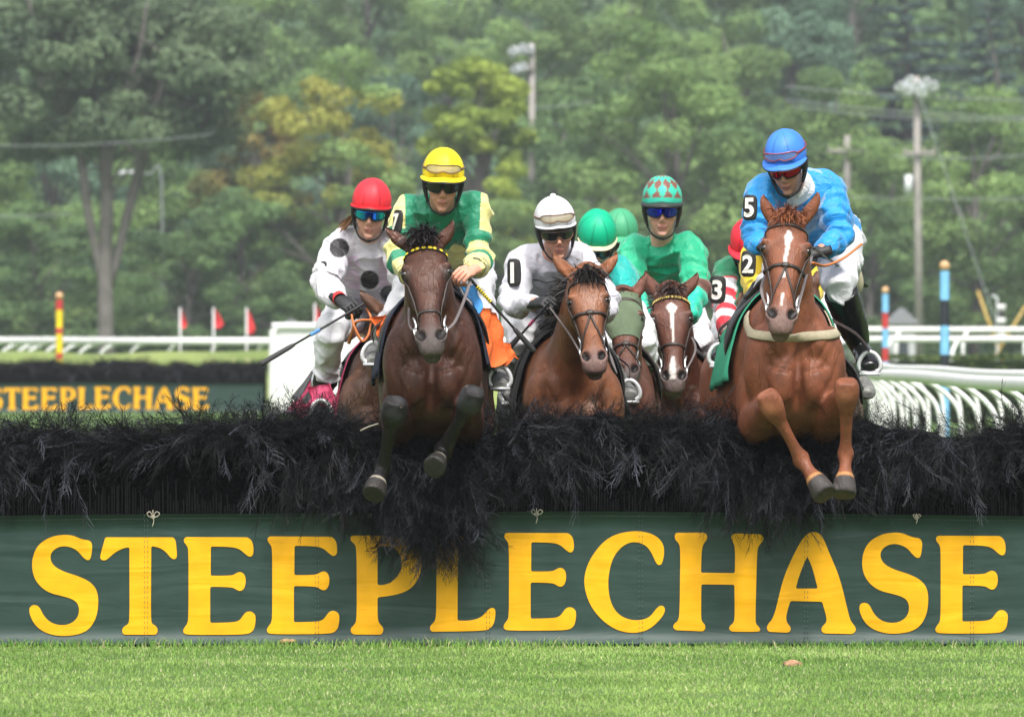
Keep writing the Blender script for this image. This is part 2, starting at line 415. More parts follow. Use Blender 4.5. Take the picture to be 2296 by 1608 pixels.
        tube(mb, [fe, fe + pd * .28, fe + pd * .5, fe + pd * .62], [(.038, .04), (.03, .031), (.037, .038), (.045, .046)], seg=16, n=4)
        hd = nrm(pd)
        tube(mb, [fe + pd * .55, fe + pd * .62, fe + pd * .72, fe + pd, fe + pd * 1.02], [(.038, .042), (.045, .048), (.048, .051), (.054, .058), (.042, .046)], seg=20, n=2)
        legs.append((elb, kn, fe, ho))
    # hind legs
    hl_ = []
    for s in (-1, 1):
        if hind == 'push':
            hp_, st, hk, ft, hf = L(s * .14, 1.32, 1.22), L(s * .17, 1.22, .93), L(s * .15, 1.72, .72), L(s * .15, 1.86, .42), L(s * .15, 1.88, .22)
        elif hind == 'gallop':
            hp_, st, hk, ft, hf = L(s * .14, 1.32, 1.22), L(s * .17, 1.15, .92), L(s * .15, 1.50, .62), L(s * .14, 1.38, .26), L(s * .14, 1.30, .10)
        tube(mb, [hp_, (hp_ + st) / 2, st, (st + hk) / 2, hk, hk * .6 + ft * .4, ft], [(.13, .21), (.12, .18), (.09, .12), (.055, .085), (.04, .052), (.028, .034), (.038, .04)], seg=18, n=4)
        tube(mb, [ft, ft * .5 + hf * .5, hf, hf + nrm(hf - ft) * .02], [(.036, .038), (.034, .036), (.058, .06), (.045, .05)], seg=16, n=3)
        hl_.append((hk, ft, hf))
    H.legs, H.hind = legs, hl_
    V, Fs, E = remesh(mb, vox, 4)
    ws = np.ones(len(V)); dh, _t = poly_t(V, [pollp, muzp]); ws *= ss(dh, .14, .26)
    for l in legs: d_, _t = poly_t(V, [l[0] * .3 + l[1] * .7, l[1], l[2], l[3]]); ws *= ss(d_, .07, .13)
    V = smooth_np(V, E, int(.13 / vox), .5, ws)
    # ---- fine forms
    N = vnormals(V, Fs)
    q = V - pollp; hr, hsx, hf_ = q @ r / (min(k, 1.08) * hw), q @ a / k, q @ f
    onhead = (np.abs(hr) < .14) & (hsx > -.03) & (hsx < .66) & (hf_ > -.27)
    for s in (-1, 1):
        x, y = (hr - s * .042), (hsx - .522); x2 = x * .9 + s * y * .35; y2 = y * .95 - s * x * .35
        d = (x2 / .021) ** 2 + (y2 / .033) ** 2
        m = onhead & (hf_ > -.055)
        V = V - f * (np.where(m, .026 * np.clip(1 - d, 0, 1) ** .6, 0))[:, None]
        H_n = d
        if s < 0: nd = np.where(m, d, 9)
        else: nd = np.minimum(nd, np.where(m, d, 9))
        # eye socket dip
        d = ((hr - s * .102) / .03) ** 2 + ((hsx - .172) / .02) ** 2 + ((hf_ + .03) / .04) ** 2
        V = V - r * s * (np.where(onhead, .010 * np.clip(1 - d, 0, 1), 0))[:, None]
    md = np.where(onhead & (hf_ > -.16), np.abs(hsx - (.585 - 0.6 * np.abs(hf_ + .08) * 0)), 9)
    V = V - N * (np.where(onhead & (hf_ < -.055) & (hf_ > -.085) & (hsx > .47), .004, 0))[:, None]
    # muscle relief on chest, shoulders
    tq = V - L(0, 0, 1.2)
    chestm = (tq[:, 1] < .5) & (tq[:, 1] > -.2) & ~onhead
    grv = np.exp(-(tq[:, 0] / .018) ** 2) * ss(tq[:, 2], -.28, -.05) * (1 - ss(tq[:, 2], .10, .2))
    V = V - N * (np.where(chestm & (N[:, 1] < -.3), .016 * grv * (1 + .5 * ss(-tq[:, 2], -.02, .12)), 0))[:, None]
    # shallow creases running from the groove out to each shoulder
    for s in (-1, 1):
        cz = -.02 + .55 * np.abs(tq[:, 0]) * .3
        cr = np.exp(-((tq[:, 2] - (-.0 + .25 * np.abs(tq[:, 0]))) / .012) ** 2) * ss(s * tq[:, 0], .01, .04) * (1 - ss(s * tq[:, 0], .10, .15))
        V = V - N * (np.where(chestm & (N[:, 1] < -.3), .010 * cr, 0))[:, None]
    for s in (-1, 1):   # edge of the shoulder blade, breast muscle folds, veins
        for (x0, z0, x1, z1, wd, am) in ((.055, .02, .15, .17, .010, .007), (.10, -.13, .19, .10, .012, .006), (.03, -.12, .12, -.20, .010, .006), (.02, .08, .07, .22, .012, .005)):
            dd, t_ = poly_t(np.stack([s * tq[:, 0], tq[:, 2]], -1), [(x0, z0), ((x0 + x1) / 2 + .012, (z0 + z1) / 2), (x1, z1)])
            V = V - N * (np.where(chestm & (N[:, 1] < -.2), am * np.exp(-(dd / wd) ** 2) * np.sin(np.clip(t_, 0, 1) * 3.14) ** .5, 0))[:, None]
    V = V + N * (np.where(~onhead, .0045 * sn(V, 9, 3, 2), .0016 * sn(V, 20, 4, 2)))[:, None]
    V = smooth_np(V, E, 1, .4)
    # ---- ear hollow
    eari = np.zeros(len(V))
    for base, tip, fwd, sd in H.ears:
        dd, t = poly_t(V, [base, tip]); q2 = V - base; m = (dd < .045) & (t > .12) & (t < .93)
        lat = np.abs(q2 @ sd); inn = m & ((N @ fwd) > .25)
        amt = np.where(inn, np.clip(1 - (lat / (.026 * (1 - .6 * t))) ** 2, 0, 1), 0)
        V = V - fwd * (amt * .012)[:, None]; eari = np.maximum(eari, amt)
    C = coat(H, V, N, hr, hsx, hf_, onhead, nd, eari, legs, hl_)
    root = empty('racehorse', (float(cx), Y0 + .6, 0), label, 'horse', group)
    H.root = root
    body = link('body', V, Fs, M_COAT, root, True, C)
    H.bvh = bvh_of(V, Fs); H.V = V
    if eyes:
        for s in (-1, 1):
            e = MB(); ell(e, hp(s * .091, .172, -.030), (.017, .018, .020), MH, 16, 10); e.build('eye', M_EYE, root)
    return H

def limb_mask(V, legs, seg=(1, 2), r=.11):
    m = np.zeros(len(V)); 
    for leg in legs:
        d, t = poly_t(V, [leg[i] for i in seg]); m = np.maximum(m, (d < r) * (.001 + t))
    return m

def hoof_paint(C, V, legs, hinds, hoofc, coronet=None):
    for leg in [(l[2], l[3]) for l in legs] + [(h[1], h[2]) for h in hinds]:
        p0, p1 = leg; d = p1 - p0; t = ((V - p0) @ d) / (d @ d); dist = np.linalg.norm(V - (p0 + np.clip(t, 0, 1)[:, None] * d), axis=1)
        m = (dist < .10)
        if coronet is not None: C = mixc(C, coronet, np.where(m, ss(t, .5, .54) * (1 - ss(t, .60, .64)), 0))
        C = mixc(C, hoofc, np.where(m, ss(t, .62, .65), 0))
    return C

def coat_fn(base, points=None, muzzle=(.09, .07, .065), mane=(.015, .012, .012), blaze=None, hoof=(.07, .065, .06), knees=None, inner=None, snip=True, socks=None, dark=(.02, .012, .01), coronet=None, eyer=(.03, .022, .02), mud=0):
    base = np.asarray(base)
    def fn(H, V, N, hr, s, hf, on, nd, eari, legs, hinds):
        C = np.tile(base, (len(V), 1)); C *= (1 + .14 * sn(V, 6, 11, 3))[:, None]
        under = ss(-N[:, 2], .2, .9) * .35
        if points is not None:
            kz = np.array([l[1] for l in legs])
            for l in legs:
                d, t = poly_t(V, [l[0], l[1], l[2], l[3]]); L1 = np.linalg.norm(l[1] - l[0]) / (np.linalg.norm(l[1] - l[0]) + np.linalg.norm(l[2] - l[1]) + np.linalg.norm(l[3] - l[2]))
                C = mixc(C, points, np.where(d < .10, ss(t, L1 * .72, L1 * .98), 0))
            for h in hinds:
                d, t = poly_t(V, list(h)); C = mixc(C, points, np.where(d < .12, .2 + .8 * ss(t, 0, .15), 0) * (t > .001))
        if knees is not None:
            for l in legs:
                d = np.linalg.norm(V - l[1], axis=1); C = mixc(C, knees, 1 - ss(d + .012 * sn(V, 25, 5), .045, .068))
        C = hoof_paint(C, V, legs, hinds, hoof, coronet)
        C = mixc(C, muzzle, np.where(on, ss(s + .02 * sn(V, 30, 8), .44, .54), 0) * .85)
        for sd in (-1, 1):
            d = np.sqrt(((hr - sd * .095) / .045) ** 2 + ((s - .185) / .055) ** 2 + ((hf + .035) / .05) ** 2)
            C = mixc(C, eyer, np.where(on, (1 - ss(d, .5, 1.15)) * .8, 0))
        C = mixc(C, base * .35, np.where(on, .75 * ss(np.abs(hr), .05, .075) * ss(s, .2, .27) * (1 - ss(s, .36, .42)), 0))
        if blaze is not None:
            for (s0, s1, w0, w1, c0, c1) in blaze:
                t = np.clip((s - s0) / (s1 - s0), 0, 1); w = w0 + (w1 - w0) * t; c = c0 + (c1 - c0) * t
                m = on & (s > s0) & (s < s1) & (hf > -.08)
                e = np.abs(hr - c + .003 * sn(V, 60, 9))
                C = mixc(C, (.62, .58, .55), np.where(m, 1 - ss(e, w * .7, w * 1.05 + .003), 0))
        C = mixc(C, (.006, .004, .004), 1 - ss(nd, .75, 1.05))
        C = mixc(C, base * (inner or .5), eari * .8)
        if mud: C = mixc(C, (.30, .25, .2), mud * ss(sn(V, 20, 21, 4), .1, .8) * (V[:, 2] < 1.15))
        return np.clip(C, .001, .9)
    return fn

def forelock(H, n=140, L=.13, col=(.015, .012, .012), up=.5, w=.004, seed=1, side=0, mane=200, maneL=.16, manedir=None):
    mb = MB(); r = np.random.default_rng(seed)
    ro = [H.hp(x, s, -.02 - .03 * r.uniform()) for x, s in zip(r.normal(0, .024, n), r.uniform(-.04, .04, n))]
    di = [H.f * r.uniform(.2, 1) + H.r * (r.normal(0, .5) + side) + A(0, 0, up) + H.a * r.uniform(0, .5) for _ in range(n)]
    strands(mb, ro, di, L, w, A(0, -.35, -2.1) + H.r * side, seed=seed, col=col)
    mb.build('forelock', M_HAIR, H.root, col=True)
    if mane:
        mb = MB(); w0 = H.L(0, .42, 1.66); p0 = H.hp(0, -.02, -.14)
        md = A(-.5, 0, .35) if manedir is None else np.asarray(manedir, float)
        ro, di = [], []
        for _ in range(mane):
            t = r.uniform(); p = p0 * (1 - t) + w0 * t + A(0, .02, .03 * math.sin(t * 3.14)) + A(r.normal() * .012, 0, 0)
            ro.append(p - A(0, 0, .02)); di.append(md + r.normal(size=3) * .35)
        strands(mb, ro, di, maneL, .0045, A(0, .1, -.9), seed=seed + 5, col=col)
        mb.build('mane', M_HAIR, H.root, col=True)
    mb = MB(); q = H.L(0, 1.66, 1.45)
    strands(mb, [q + r.normal(size=3) * .02 for _ in range(90)], [A(0, 1, .3) + r.normal(size=3) * .15 for _ in range(90)], .6, .007, A(0, .4, -1.4), n=8, seed=seed + 9, col=col)
    mb.build('tail', M_HAIR, H.root, col=True)

def head_loop(H, s_fn, th0, th1, n=28, R=.2):
    """points cast onto the head around its axis; theta 0 = front of face"""
    pts, ns = [], []
    for th in np.linspace(math.radians(th0), math.radians(th1), n):
        s = s_fn(math.degrees(th)) if callable(s_fn) else s_fn
        c = H.hp(0, s, -.07); d = H.f * math.cos(th) + H.r * math.sin(th)
        q, nn = cast(H.bvh, c + d * R, -d, .001)
        if q is not None: pts.append(q); ns.append(nn)
    pts, ns = np.array(pts), np.array(ns)
    for _ in range(3):
        pts[1:-1] = .25 * pts[:-2] + .5 * pts[1:-1] + .25 * pts[2:]; ns[1:-1] = .25 * ns[:-2] + .5 * ns[1:-1] + .25 * ns[2:]
    ns /= np.linalg.norm(ns, axis=1)[:, None]
    return pts + ns * .002, ns

def bridle(H, brow=None, style='plain', strap=None, hands=None, rein_col=None, nose_s=.33):
    m = strap or M_LEATHER
    mb = MB()
    p, n = head_loop(H, lambda t: .075 - .02 * math.cos(math.radians(t)), -95, 95); ribbon(mb, p, .018, .005, n)
    br = mb.build('bridle', m, H.root)
    if brow is not None:
        b = MB()
        for i in np.linspace(3, len(p) - 4, brow[2]):
            i0 = int(i); c = p[i0] + n[i0] * .006; T = nrm(p[i0 + 1] - p[i0 - 1]); ell(b, c, (brow[3], .0085, .004), np.array([T, np.cross(n[i0], T), n[i0]]), 10, 6)
        b.build('browband_beads', mat('bead_' + brow[0], brow[1], .35), br)
    mb = MB()
    for s in (-1, 1):
        for (a0, a1, s0, s1, w) in [(80, 62, .07, .46, .012)]:
            pts, ns = [], []
            for t in np.linspace(0, 1, 16):
                th = math.radians(a0 + (a1 - a0) * t) * s; c = H.hp(0, s0 + (s1 - s0) * t, -.07); d = H.f * math.cos(th) + H.r * math.sin(th)
                q, nn = cast(H.bvh, c + d * .2, -d, .002)
                if q is not None: pts.append(q + nn * .002); ns.append(nn)
            ribbon(mb, pts, w, .004, ns)
    mb.build('cheek_strap', m, br)
    mb = MB()
    if style == 'plain':
        p, n = head_loop(H, nose_s, -150, 150, 40); ribbon(mb, p, .016, .004, n)
    else:
        for s in (-1, 1):
            for s1, a1, w in ((nose_s - .045 + .045, 100, .015), (.50, 75, .009)):
                pts, ns = [], []
                for t in np.linspace(0, 1, 16):
                    th = math.radians(a1 * t) * s; c = H.hp(0, nose_s + (s1 - nose_s) * t ** .75, -.06); d = H.f * math.cos(th) + H.r * math.sin(th)
                    q, nn = cast(H.bvh, c + d * .2, -d, .002)
                    if q is not None: pts.append(q + nn * .002); ns.append(nn)
                ribbon(mb, pts, w, .004, ns)
        c, nn = cast(H.bvh, H.hp(0, nose_s, .15), -H.f, .006)
        if c is not None: ell(mb, c, (.020, .014, .008), np.array([H.r, H.a, H.f]))
    mb.build('noseband', m, br)
    for s in (-1, 1):
        mb = MB(); c = H.hp(s * .058, .475, -.06); pts = [c + H.a * math.cos(t) * .026 + (H.f * .8 + H.r * s * .4) * math.sin(t) * .026 for t in np.linspace(0, 2 * math.pi, 13)]
        tube(mb, pts, [.0045] * 13, ref=H.r, seg=6, n=2, cap=False)
        tube(mb, [c + A(s * .004, 0, 0), c + H.a * -.05, c - H.a * .09 + H.r * s * .01], [.005, .006, .004], seg=8, n=2)
        mb.build('bit_ring', M_STEEL, br)
    if hands is not None:
        mb = MB()
        for s, hd in zip((-1, 1), hands):
            if hd is None: continue
            c = H.hp(s * .060, .48, -.07); hd = np.asarray(hd, float)
            m1 = (c + hd) / 2 + A(s * .03, 0, -.04)
            T = catmull([c, c * .6 + m1 * .4 + A(s * .012, 0, 0), m1, hd], 6); tube(mb, T, [(.0035, .007)] * len(T), seg=6, n=1)
        if mb.n: mb.build('rein', rein_col or m, br)
    return br

def drape(H, y0, y1, a0, a1, off, matr, name='saddle_cloth', drop=0, ny=10, na=40, ragged=0, parent=None, col=None):
    """cloth laid over the barrel; angles in degrees from straight up, negative = image left"""
    V = []; 
    for i, y in enumerate(np.linspace(y0, y1, ny)):
        c = H.L(0, y, 1.27)
        for j, an in enumerate(np.linspace(a0, a1, na)):
            th = math.radians(an); d = A(math.sin(th), 0, math.cos(th))
            q, nn = cast(H.bvh, c + d * .9, -d, off)
            if q is None: q = c + d * .3
            w = ss(abs(an), 60, 115); q = q + A(math.copysign(1, an), 0, 0) * w * (.012 * math.sin(i * 1.9 + an * .07) + .02 * (1 - i / ny)) * (1 + ragged)
            V.append(q)
    V = np.array(V); idx = np.arange(ny * na).reshape(ny, na)
    Fq = np.stack([idx[:-1, :-1], idx[:-1, 1:], idx[1:, 1:], idx[1:, :-1]], -1).reshape(-1, 4)
    # thickness
    N = vnormals(V, [Fq]); 
    W = np.vstack([V, V + N * .006 * (1 if (N[0] @ (V[0] - H.L(0, y0, 1.27))) > 0 else -1)]); n = len(V)
    edge = np.concatenate([idx[0], idx[1:, -1], idx[-1, ::-1][1:], idx[::-1, 0][1:]])
    e2 = np.stack([edge[:-1], edge[1:], edge[1:] + n, edge[:-1] + n], -1)
    C = None
    if col is not None: C = col(W)
    return link(name, W, [np.vstack([Fq, Fq + n, e2])], matr, parent or H.root, True, C)

def loop_trunk(H, mb, cy, a0, a1, w, n=50, yfn=None, cz=1.25, th=.006):
    pts, ns = [], []
    for an in np.linspace(a0, a1, n):
        t = math.radians(an); y = cy if yfn is None else yfn(an); c = H.L(0, y, cz); d = A(math.sin(t), 0, math.cos(t))
        q, nn = cast(H.bvh, c + d * .8, -d, .003)
        if q is not None: pts.append(q); ns.append(nn)
    pts, ns = np.array(pts), np.array(ns)
    for _ in range(3): pts[1:-1] = .25 * pts[:-2] + .5 * pts[1:-1] + .25 * pts[2:]
    ribbon(mb, pts, w, th, ns)

def breast_strap(H, matr, z=1.38, w=.04, drop=.05, name='breastplate', xw=.20):
    """strap across the front of the chest, hung from the saddle"""
    pts = []
    for t in np.linspace(-1, 1, 60):
        ph = math.radians(100 * t); c = H.L(0, .34, z - drop * (1 - t * t)); dr = A(math.sin(ph), -math.cos(ph), 0)
        q, nn = cast(H.bvh, c + dr * .9, -dr, .005)
        if q is not None: pts.append((q, nn))
    p = np.array([a for a, b in pts]); n = np.array([b for a, b in pts])
    for _ in range(3): p[1:-1] = .25 * p[:-2] + .5 * p[1:-1] + .25 * p[2:]; n[1:-1] = .25 * n[:-2] + .5 * n[1:-1] + .25 * n[2:]
    n /= np.linalg.norm(n, axis=1)[:, None]
    mb = MB(); ribbon(mb, p + n * .004, w, .006, n); return mb.build(name, matr, H.root)

def saddle(H, foot_l=None, foot_r=None, m=None):
    mb = MB(); 
    tube(mb, [H.L(0, .45, 1.66), H.L(0, .52, 1.67), H.L(0, .66, 1.63), H.L(0, .80, 1.64), H.L(0, .90, 1.68)], [(.05, .02), (.10, .035), (.13, .03), (.14, .03), (.10, .03)], seg=18, n=4)
    for s in (-1, 1):
        tube(mb, [H.L(s * .08, .52, 1.64), H.L(s * .21, .52, 1.52), H.L(s * .25, .53, 1.42), H.L(s * .262, .54, 1.34)], [(.012, .12), (.010, .12), (.010, .10), (.006, .06)], ref=(1, 0, .4), seg=14, n=4)
    sd = mb.build('saddle', m or mat('saddle_leather', (.012, .010, .010), .45, bump=(60, .3, .002)), H.root)
    for s, ft in zip((-1, 1), (foot_l, foot_r)):
        if ft is None: continue
        ft = np.asarray(ft, float); b = MB()
        # stirrup iron seen nearly face-on, arch over the boot
        R = .050; pts = []
        for t in np.linspace(0, 2 * math.pi, 25):
            x, z = math.sin(t) * R, math.cos(t) * R * 1.15
            x *= 1 - .12 * (z > 0) * z / R
            if z < -R * .45: z = -R * .45 - (abs(z) - R * .45) * .3
            pts.append(ft + A(x, 0, z + .012))
        tube(b, pts, [(.0085, .010)] * 25, ref=(0, 1, 0), seg=8, n=1, cap=False)
        box(b, ft + A(0, .0, -R * .62), (.046, .022, .006))
        b.build('stirrup', M_WHITEMETAL, sd)
        b = MB(); top = H.L(s * .20, .55, 1.52); e = ft + A(0, 0, R * 1.15 + .016)
        mid = (top + e) / 2 + A(s * .04, 0, 0)
        tube(b, [top, mid, e], [(.003, .012)] * 3, ref=(1, 0, 0), seg=8, n=4); b.build('stirrup_leather', M_LEATHER, sd)
    return sd
# ------------------------------------------------------------------ people
M_SKIN = mat('skin', attr=True, rough=.5, spec=.4, noise=(50, .08), bump=(90, .15, .003))
M_SILK = mat('racing_silk', attr=True, rough=.5, spec=.4, sheen=.3, bump=(9, .6, .03, 1.8))
M_CAP = mat('cap_silk', attr=True, rough=.5, spec=.35, bump=(26, .2, .01))
M_BREECH = mat('white_breeches', (.74, .74, .78), rough=.6, bump=(14, .6, .02, 1.0))
M_BLACKBOOT = mat('black_boot', (.010, .010, .011), rough=.22, spec=.6, bump=(30, .3, .01))
M_GREYBOOT = mat('dusty_boot', (.16, .16, .15), rough=.45, noise=(40, .4), bump=(30, .3, .01))
M_GLOVE = mat('black_glove', (.018, .018, .02), rough=.55, bump=(60, .3, .004))
M_STRAP = mat('harness', (.012, .012, .013), rough=.55)
M_PAD = mat('number_pad_black', (.012, .012, .012), rough=.6)
M_DIGIT = mat('digit_white', (.78, .76, .70), rough=.6)
SKIN = (.50, .27, .19)

def hand(mb, wrist, d, n, thumb_side, sc=1.0, curl=1.0, fr=.0088, gw=1.0):
    """palm plus four bent fingers and a thumb; d = along palm, n = back of the hand"""
    d = nrm(d); n = nrm(np.asarray(n, float) - d * np.dot(n, d)); w = np.cross(d, n) * thumb_side
    pc = np.asarray(wrist) + d * .045 * sc
    tube(mb[0], [wrist - d * (.03 if gw == 1 else .05), wrist + d * .01, pc, wrist + d * .082 * sc], [(.024 * gw, .019 * gw), (.026 * gw, .018 * gw), (.037 * sc, .017 * gw), (.036 * sc, .014 * gw)], ref=w, seg=14, n=4)
    lens = [.92, 1.05, 1.0, .80]
    for i in range(4):
        o = wrist + d * (.080 - .004 * abs(i - 1.3)) * sc + w * (.028 - .0187 * i) * sc
        l = .034 * lens[i] * sc; a1, a2, a3 = math.radians(38 * curl + 4 * i), math.radians(105 * curl + 3 * i), math.radians(165 * curl)
        p1 = o + (d * math.cos(a1) - n * math.sin(a1)) * l * 1.15; p2 = p1 + (d * math.cos(a2) - n * math.sin(a2)) * l * .85; p3 = p2 + (d * math.cos(a3) - n * math.sin(a3)) * l * .65
        tube(mb[1], [o - d * .02, o + n * .003, p1, p2, p3], [fr * 1.05, fr * 1.12, fr, fr * .95, fr * .8], ref=w, seg=10, n=3)
        ell(mb[1], o + n * .003, (fr * 1.15,) * 3, None, 10, 6); ell(mb[1], p1, (fr * 1.08,) * 3, None, 10, 6); ell(mb[1], p3, (fr * .8,) * 3, None, 10, 6)
    t0 = wrist + d * .022 * sc + w * .026 * sc; t1 = t0 + (d * .7 + w * .45 - n * .35) * .036 * sc; t2 = t1 + (d * .85 - w * .35 - n * .45) * .03 * sc; t3 = t2 + (d * .5 - w * .6 - n * .3) * .022 * sc
    tube(mb[1], [t0, t1, t2, t3], [fr * 1.5, fr * 1.25, fr * 1.1, fr * .85], ref=n, seg=10, n=4); ell(mb[1], t3, (fr * .85,) * 3, None, 10, 6)

def dome_pt(Hd, ph, el, ex=0.0):
    """point on the helmet; ph azimuth from the front, el elevation (radians)"""
    x, y, z = math.sin(ph) * math.cos(el) * (.094 + ex), math.cos(ph) * math.cos(el) * (.116 + ex), math.sin(el) * (.110 + ex)
    return Hd(x, y - .012, z + .050)

def digit_mesh(txt, size, bold=.012):
    c = bpy.data.curves.new('t', 'FONT'); c.body = txt; c.size = size; c.align_x = 'CENTER'; c.align_y = 'CENTER'; c.offset = bold * size; c.extrude = .0015; c.resolution_u = 4
    o = bpy.data.objects.new('t', c); COL.objects.link(o); dg = bpy.context.evaluated_depsgraph_get(); dg.update()
    me = bpy.data.meshes.new_from_object(o.evaluated_get(dg)); bpy.data.objects.remove(o); bpy.data.curves.remove(c)
    V = np.array([v.co[:] for v in me.vertices]); F3 = [list(p.vertices) for p in me.polygons if len(p.vertices) == 3]; F4 = [list(p.vertices) for p in me.polygons if len(p.vertices) == 4]
    V[:, 0] -= (V[:, 0].max() + V[:, 0].min()) / 2; V[:, 1] -= (V[:, 1].max() + V[:, 1].min()) / 2
    bpy.data.meshes.remove(me); return V, F3, F4

def number_pad(parent, c, nrmv, up, txt, w=.075, h=.115, ds=.10, xs=.95):
    n = nrm(nrmv); u = nrm(np.asarray(up, float) - n * np.dot(up, n)); x = np.cross(u, n)
    mb = MB(); m = 28; ring = []
    for t in np.linspace(0, 2 * math.pi, m, endpoint=False):
        ct, st = math.cos(t), math.sin(t); ring.append((np.sign(ct) * abs(ct) ** .45 * w / 2, np.sign(st) * abs(st) ** .55 * h / 2))
    ring = np.array(ring); V = []
    for k, (off, s) in enumerate(((-.006, 1), (.001, 1), (.004, .93))):
        V += [c + x * a * s + u * b * s + n * (off - (a / w) ** 2 * .03) for a, b in ring]
    V += [c + n * .004]; V = np.array(V); idx = np.arange(3 * m).reshape(3, m); nx = np.roll(idx, -1, 1)
    mb.add(V, np.stack([idx[:-1], nx[:-1], nx[1:], idx[1:]], -1).reshape(-1, 4), np.stack([np.full(m, 3 * m), idx[2], nx[2]], -1))
    pad = mb.build('number_pad', M_PAD, parent)
    D, f3, f4 = digit_mesh(txt, ds, .03); D[:, 0] *= xs
    W = c + np.outer(D[:, 0], x) + np.outer(D[:, 1], u) + np.outer(D[:, 2] + .0065 - (D[:, 0] / w) ** 2 * .03, n)
    link('digit', W, [np.array(f3) if f3 else [], np.array(f4) if f4 else []], M_DIGIT, pad, False)
    return pad

def helmet(parent, Hd, col, colfn=None, peak=True, peak_col=None, bobble=False, vox=None, peak_out=.05):
    # silk-covered cap
    mp, me_ = 64, 22; V = []
    def rim(ph): return -.10 - .30 * (1 - math.cos(ph)) / 2 - .06 * math.sin(ph) ** 2
    for i in range(me_):
        for j in range(mp):
            ph = 2 * math.pi * j / mp; e0 = rim(ph); el = e0 + (math.pi / 2 - .02 - e0) * (i / (me_ - 1)); V.append(dome_pt(Hd, ph, el, .002 * math.sin(6 * ph) * (1 - i / me_)))
    V.append(dome_pt(Hd, 0, math.pi / 2)); n0 = len(V)
    # inner shell
    for j in range(mp): ph = 2 * math.pi * j / mp; V.append(dome_pt(Hd, ph, rim(ph), -.012))
    V.append(Hd(0, 0, .11)); V = np.array(V)
    idx = np.arange(me_ * mp).reshape(me_, mp); nx = np.roll(idx, -1, 1)
    Fq = np.stack([idx[:-1], nx[:-1], nx[1:], idx[1:]], -1).reshape(-1, 4)
    inn = n0 + np.arange(mp); inx = np.roll(inn, -1)
    Fq = np.vstack([Fq, np.stack([idx[0], inn, inx, nx[0]], -1)])
    Ft = np.vstack([np.stack([np.full(mp, n0 - 1), idx[-1], nx[-1]], -1), np.stack([np.full(mp, len(V) - 1), inx, inn], -1)])
    C = np.tile(np.asarray(col, float), (len(V), 1))
    if colfn: C = colfn(C, me_, mp)
    for j in range(mp):
        if j % 11 == 5 and not colfn: C[np.arange(me_) * mp + j] *= .62
    C[n0:] = (.01, .01, .01)
    cap = link('helmet', V, [Ft, Fq], M_CAP, parent, True, C)
    if bobble:
        b = MB(); ell(b, dome_pt(Hd, 0, math.pi / 2, .004), (.014, .014, .010)); b.build('button', mat('white_silk', (.8, .8, .82), .5), cap)
    # peak: silk on top, black underneath
    for nm, m, dz in (('peak', None, .003), ('peak_lining', M_STRAP, -.003)):
        Q = []; na, nr = 33, 6
        for i in range(nr):
            for j in range(na):
                ph = math.radians(-78 + 156 * j / (na - 1)); e = peak_out * (math.cos(ph * .98) ** .8 if abs(ph) < 1.55 else 0) * i / (nr - 1)
                e = e if e == e else 0
                x, y = math.sin(ph) * (.095 + e * .55), math.cos(ph) * (.117 + e); zz = .050 - .014 * math.sin(abs(ph)) - e * .22 + dz
                Q.append(Hd(x, y - .012, zz - .006))
        for k in range(na * nr): Q.append(np.array(Q[k]) + (Hd(0, 0, .0035) - Hd(0, 0, 0)))
        Q = np.array(Q); ix = np.arange(na * nr).reshape(nr, na); Fq2 = np.stack([ix[:-1, :-1], ix[:-1, 1:], ix[1:, 1:], ix[1:, :-1]], -1).reshape(-1, 4)
        nn = na * nr; ed = np.concatenate([ix[0], ix[1:, -1], ix[-1, ::-1][1:], ix[::-1, 0][1:]]); e2 = np.stack([ed[:-1], ed[1:], ed[1:] + nn, ed[:-1] + nn], -1)
        link(nm, Q, [np.vstack([Fq2, Fq2 + nn, e2])], m or M_CAP, cap, True, np.tile(np.asarray(peak_col or col, float), (len(Q), 1)))
    # black liner, ear pads, chin harness
    mb = MB(); pts = [dome_pt(Hd, t, -.16 - .12 * (1 - math.cos(t)) / 2, -.006) for t in np.linspace(0, 2 * math.pi, 33)]
    tube(mb, pts, [(.006, .017)] * 33, ref=Hd(1, 0, 0) - Hd(0, 0, 0), seg=8, n=1, cap=False)
    for s in (-1, 1):
        tube(mb, [Hd(s * .083, -.01, .03), Hd(s * .082, .0, -.01), Hd(s * .075, .012, -.05), Hd(s * .066, .03, -.08)], [(.014, .036), (.013, .034), (.009, .022), (.006, .010)], ref=Hd(1, 0, 0) - Hd(0, 0, 0), seg=10, n=4)
        tube(mb, [Hd(s * .066, .03, -.08), Hd(s * .045, .055, -.112), Hd(s * .012, .07, -.128), Hd(0, .072, -.130)], [(.0045, .009)] * 4, seg=8, n=4)
    mb.build('harness', M_STRAP, cap)
    return cap

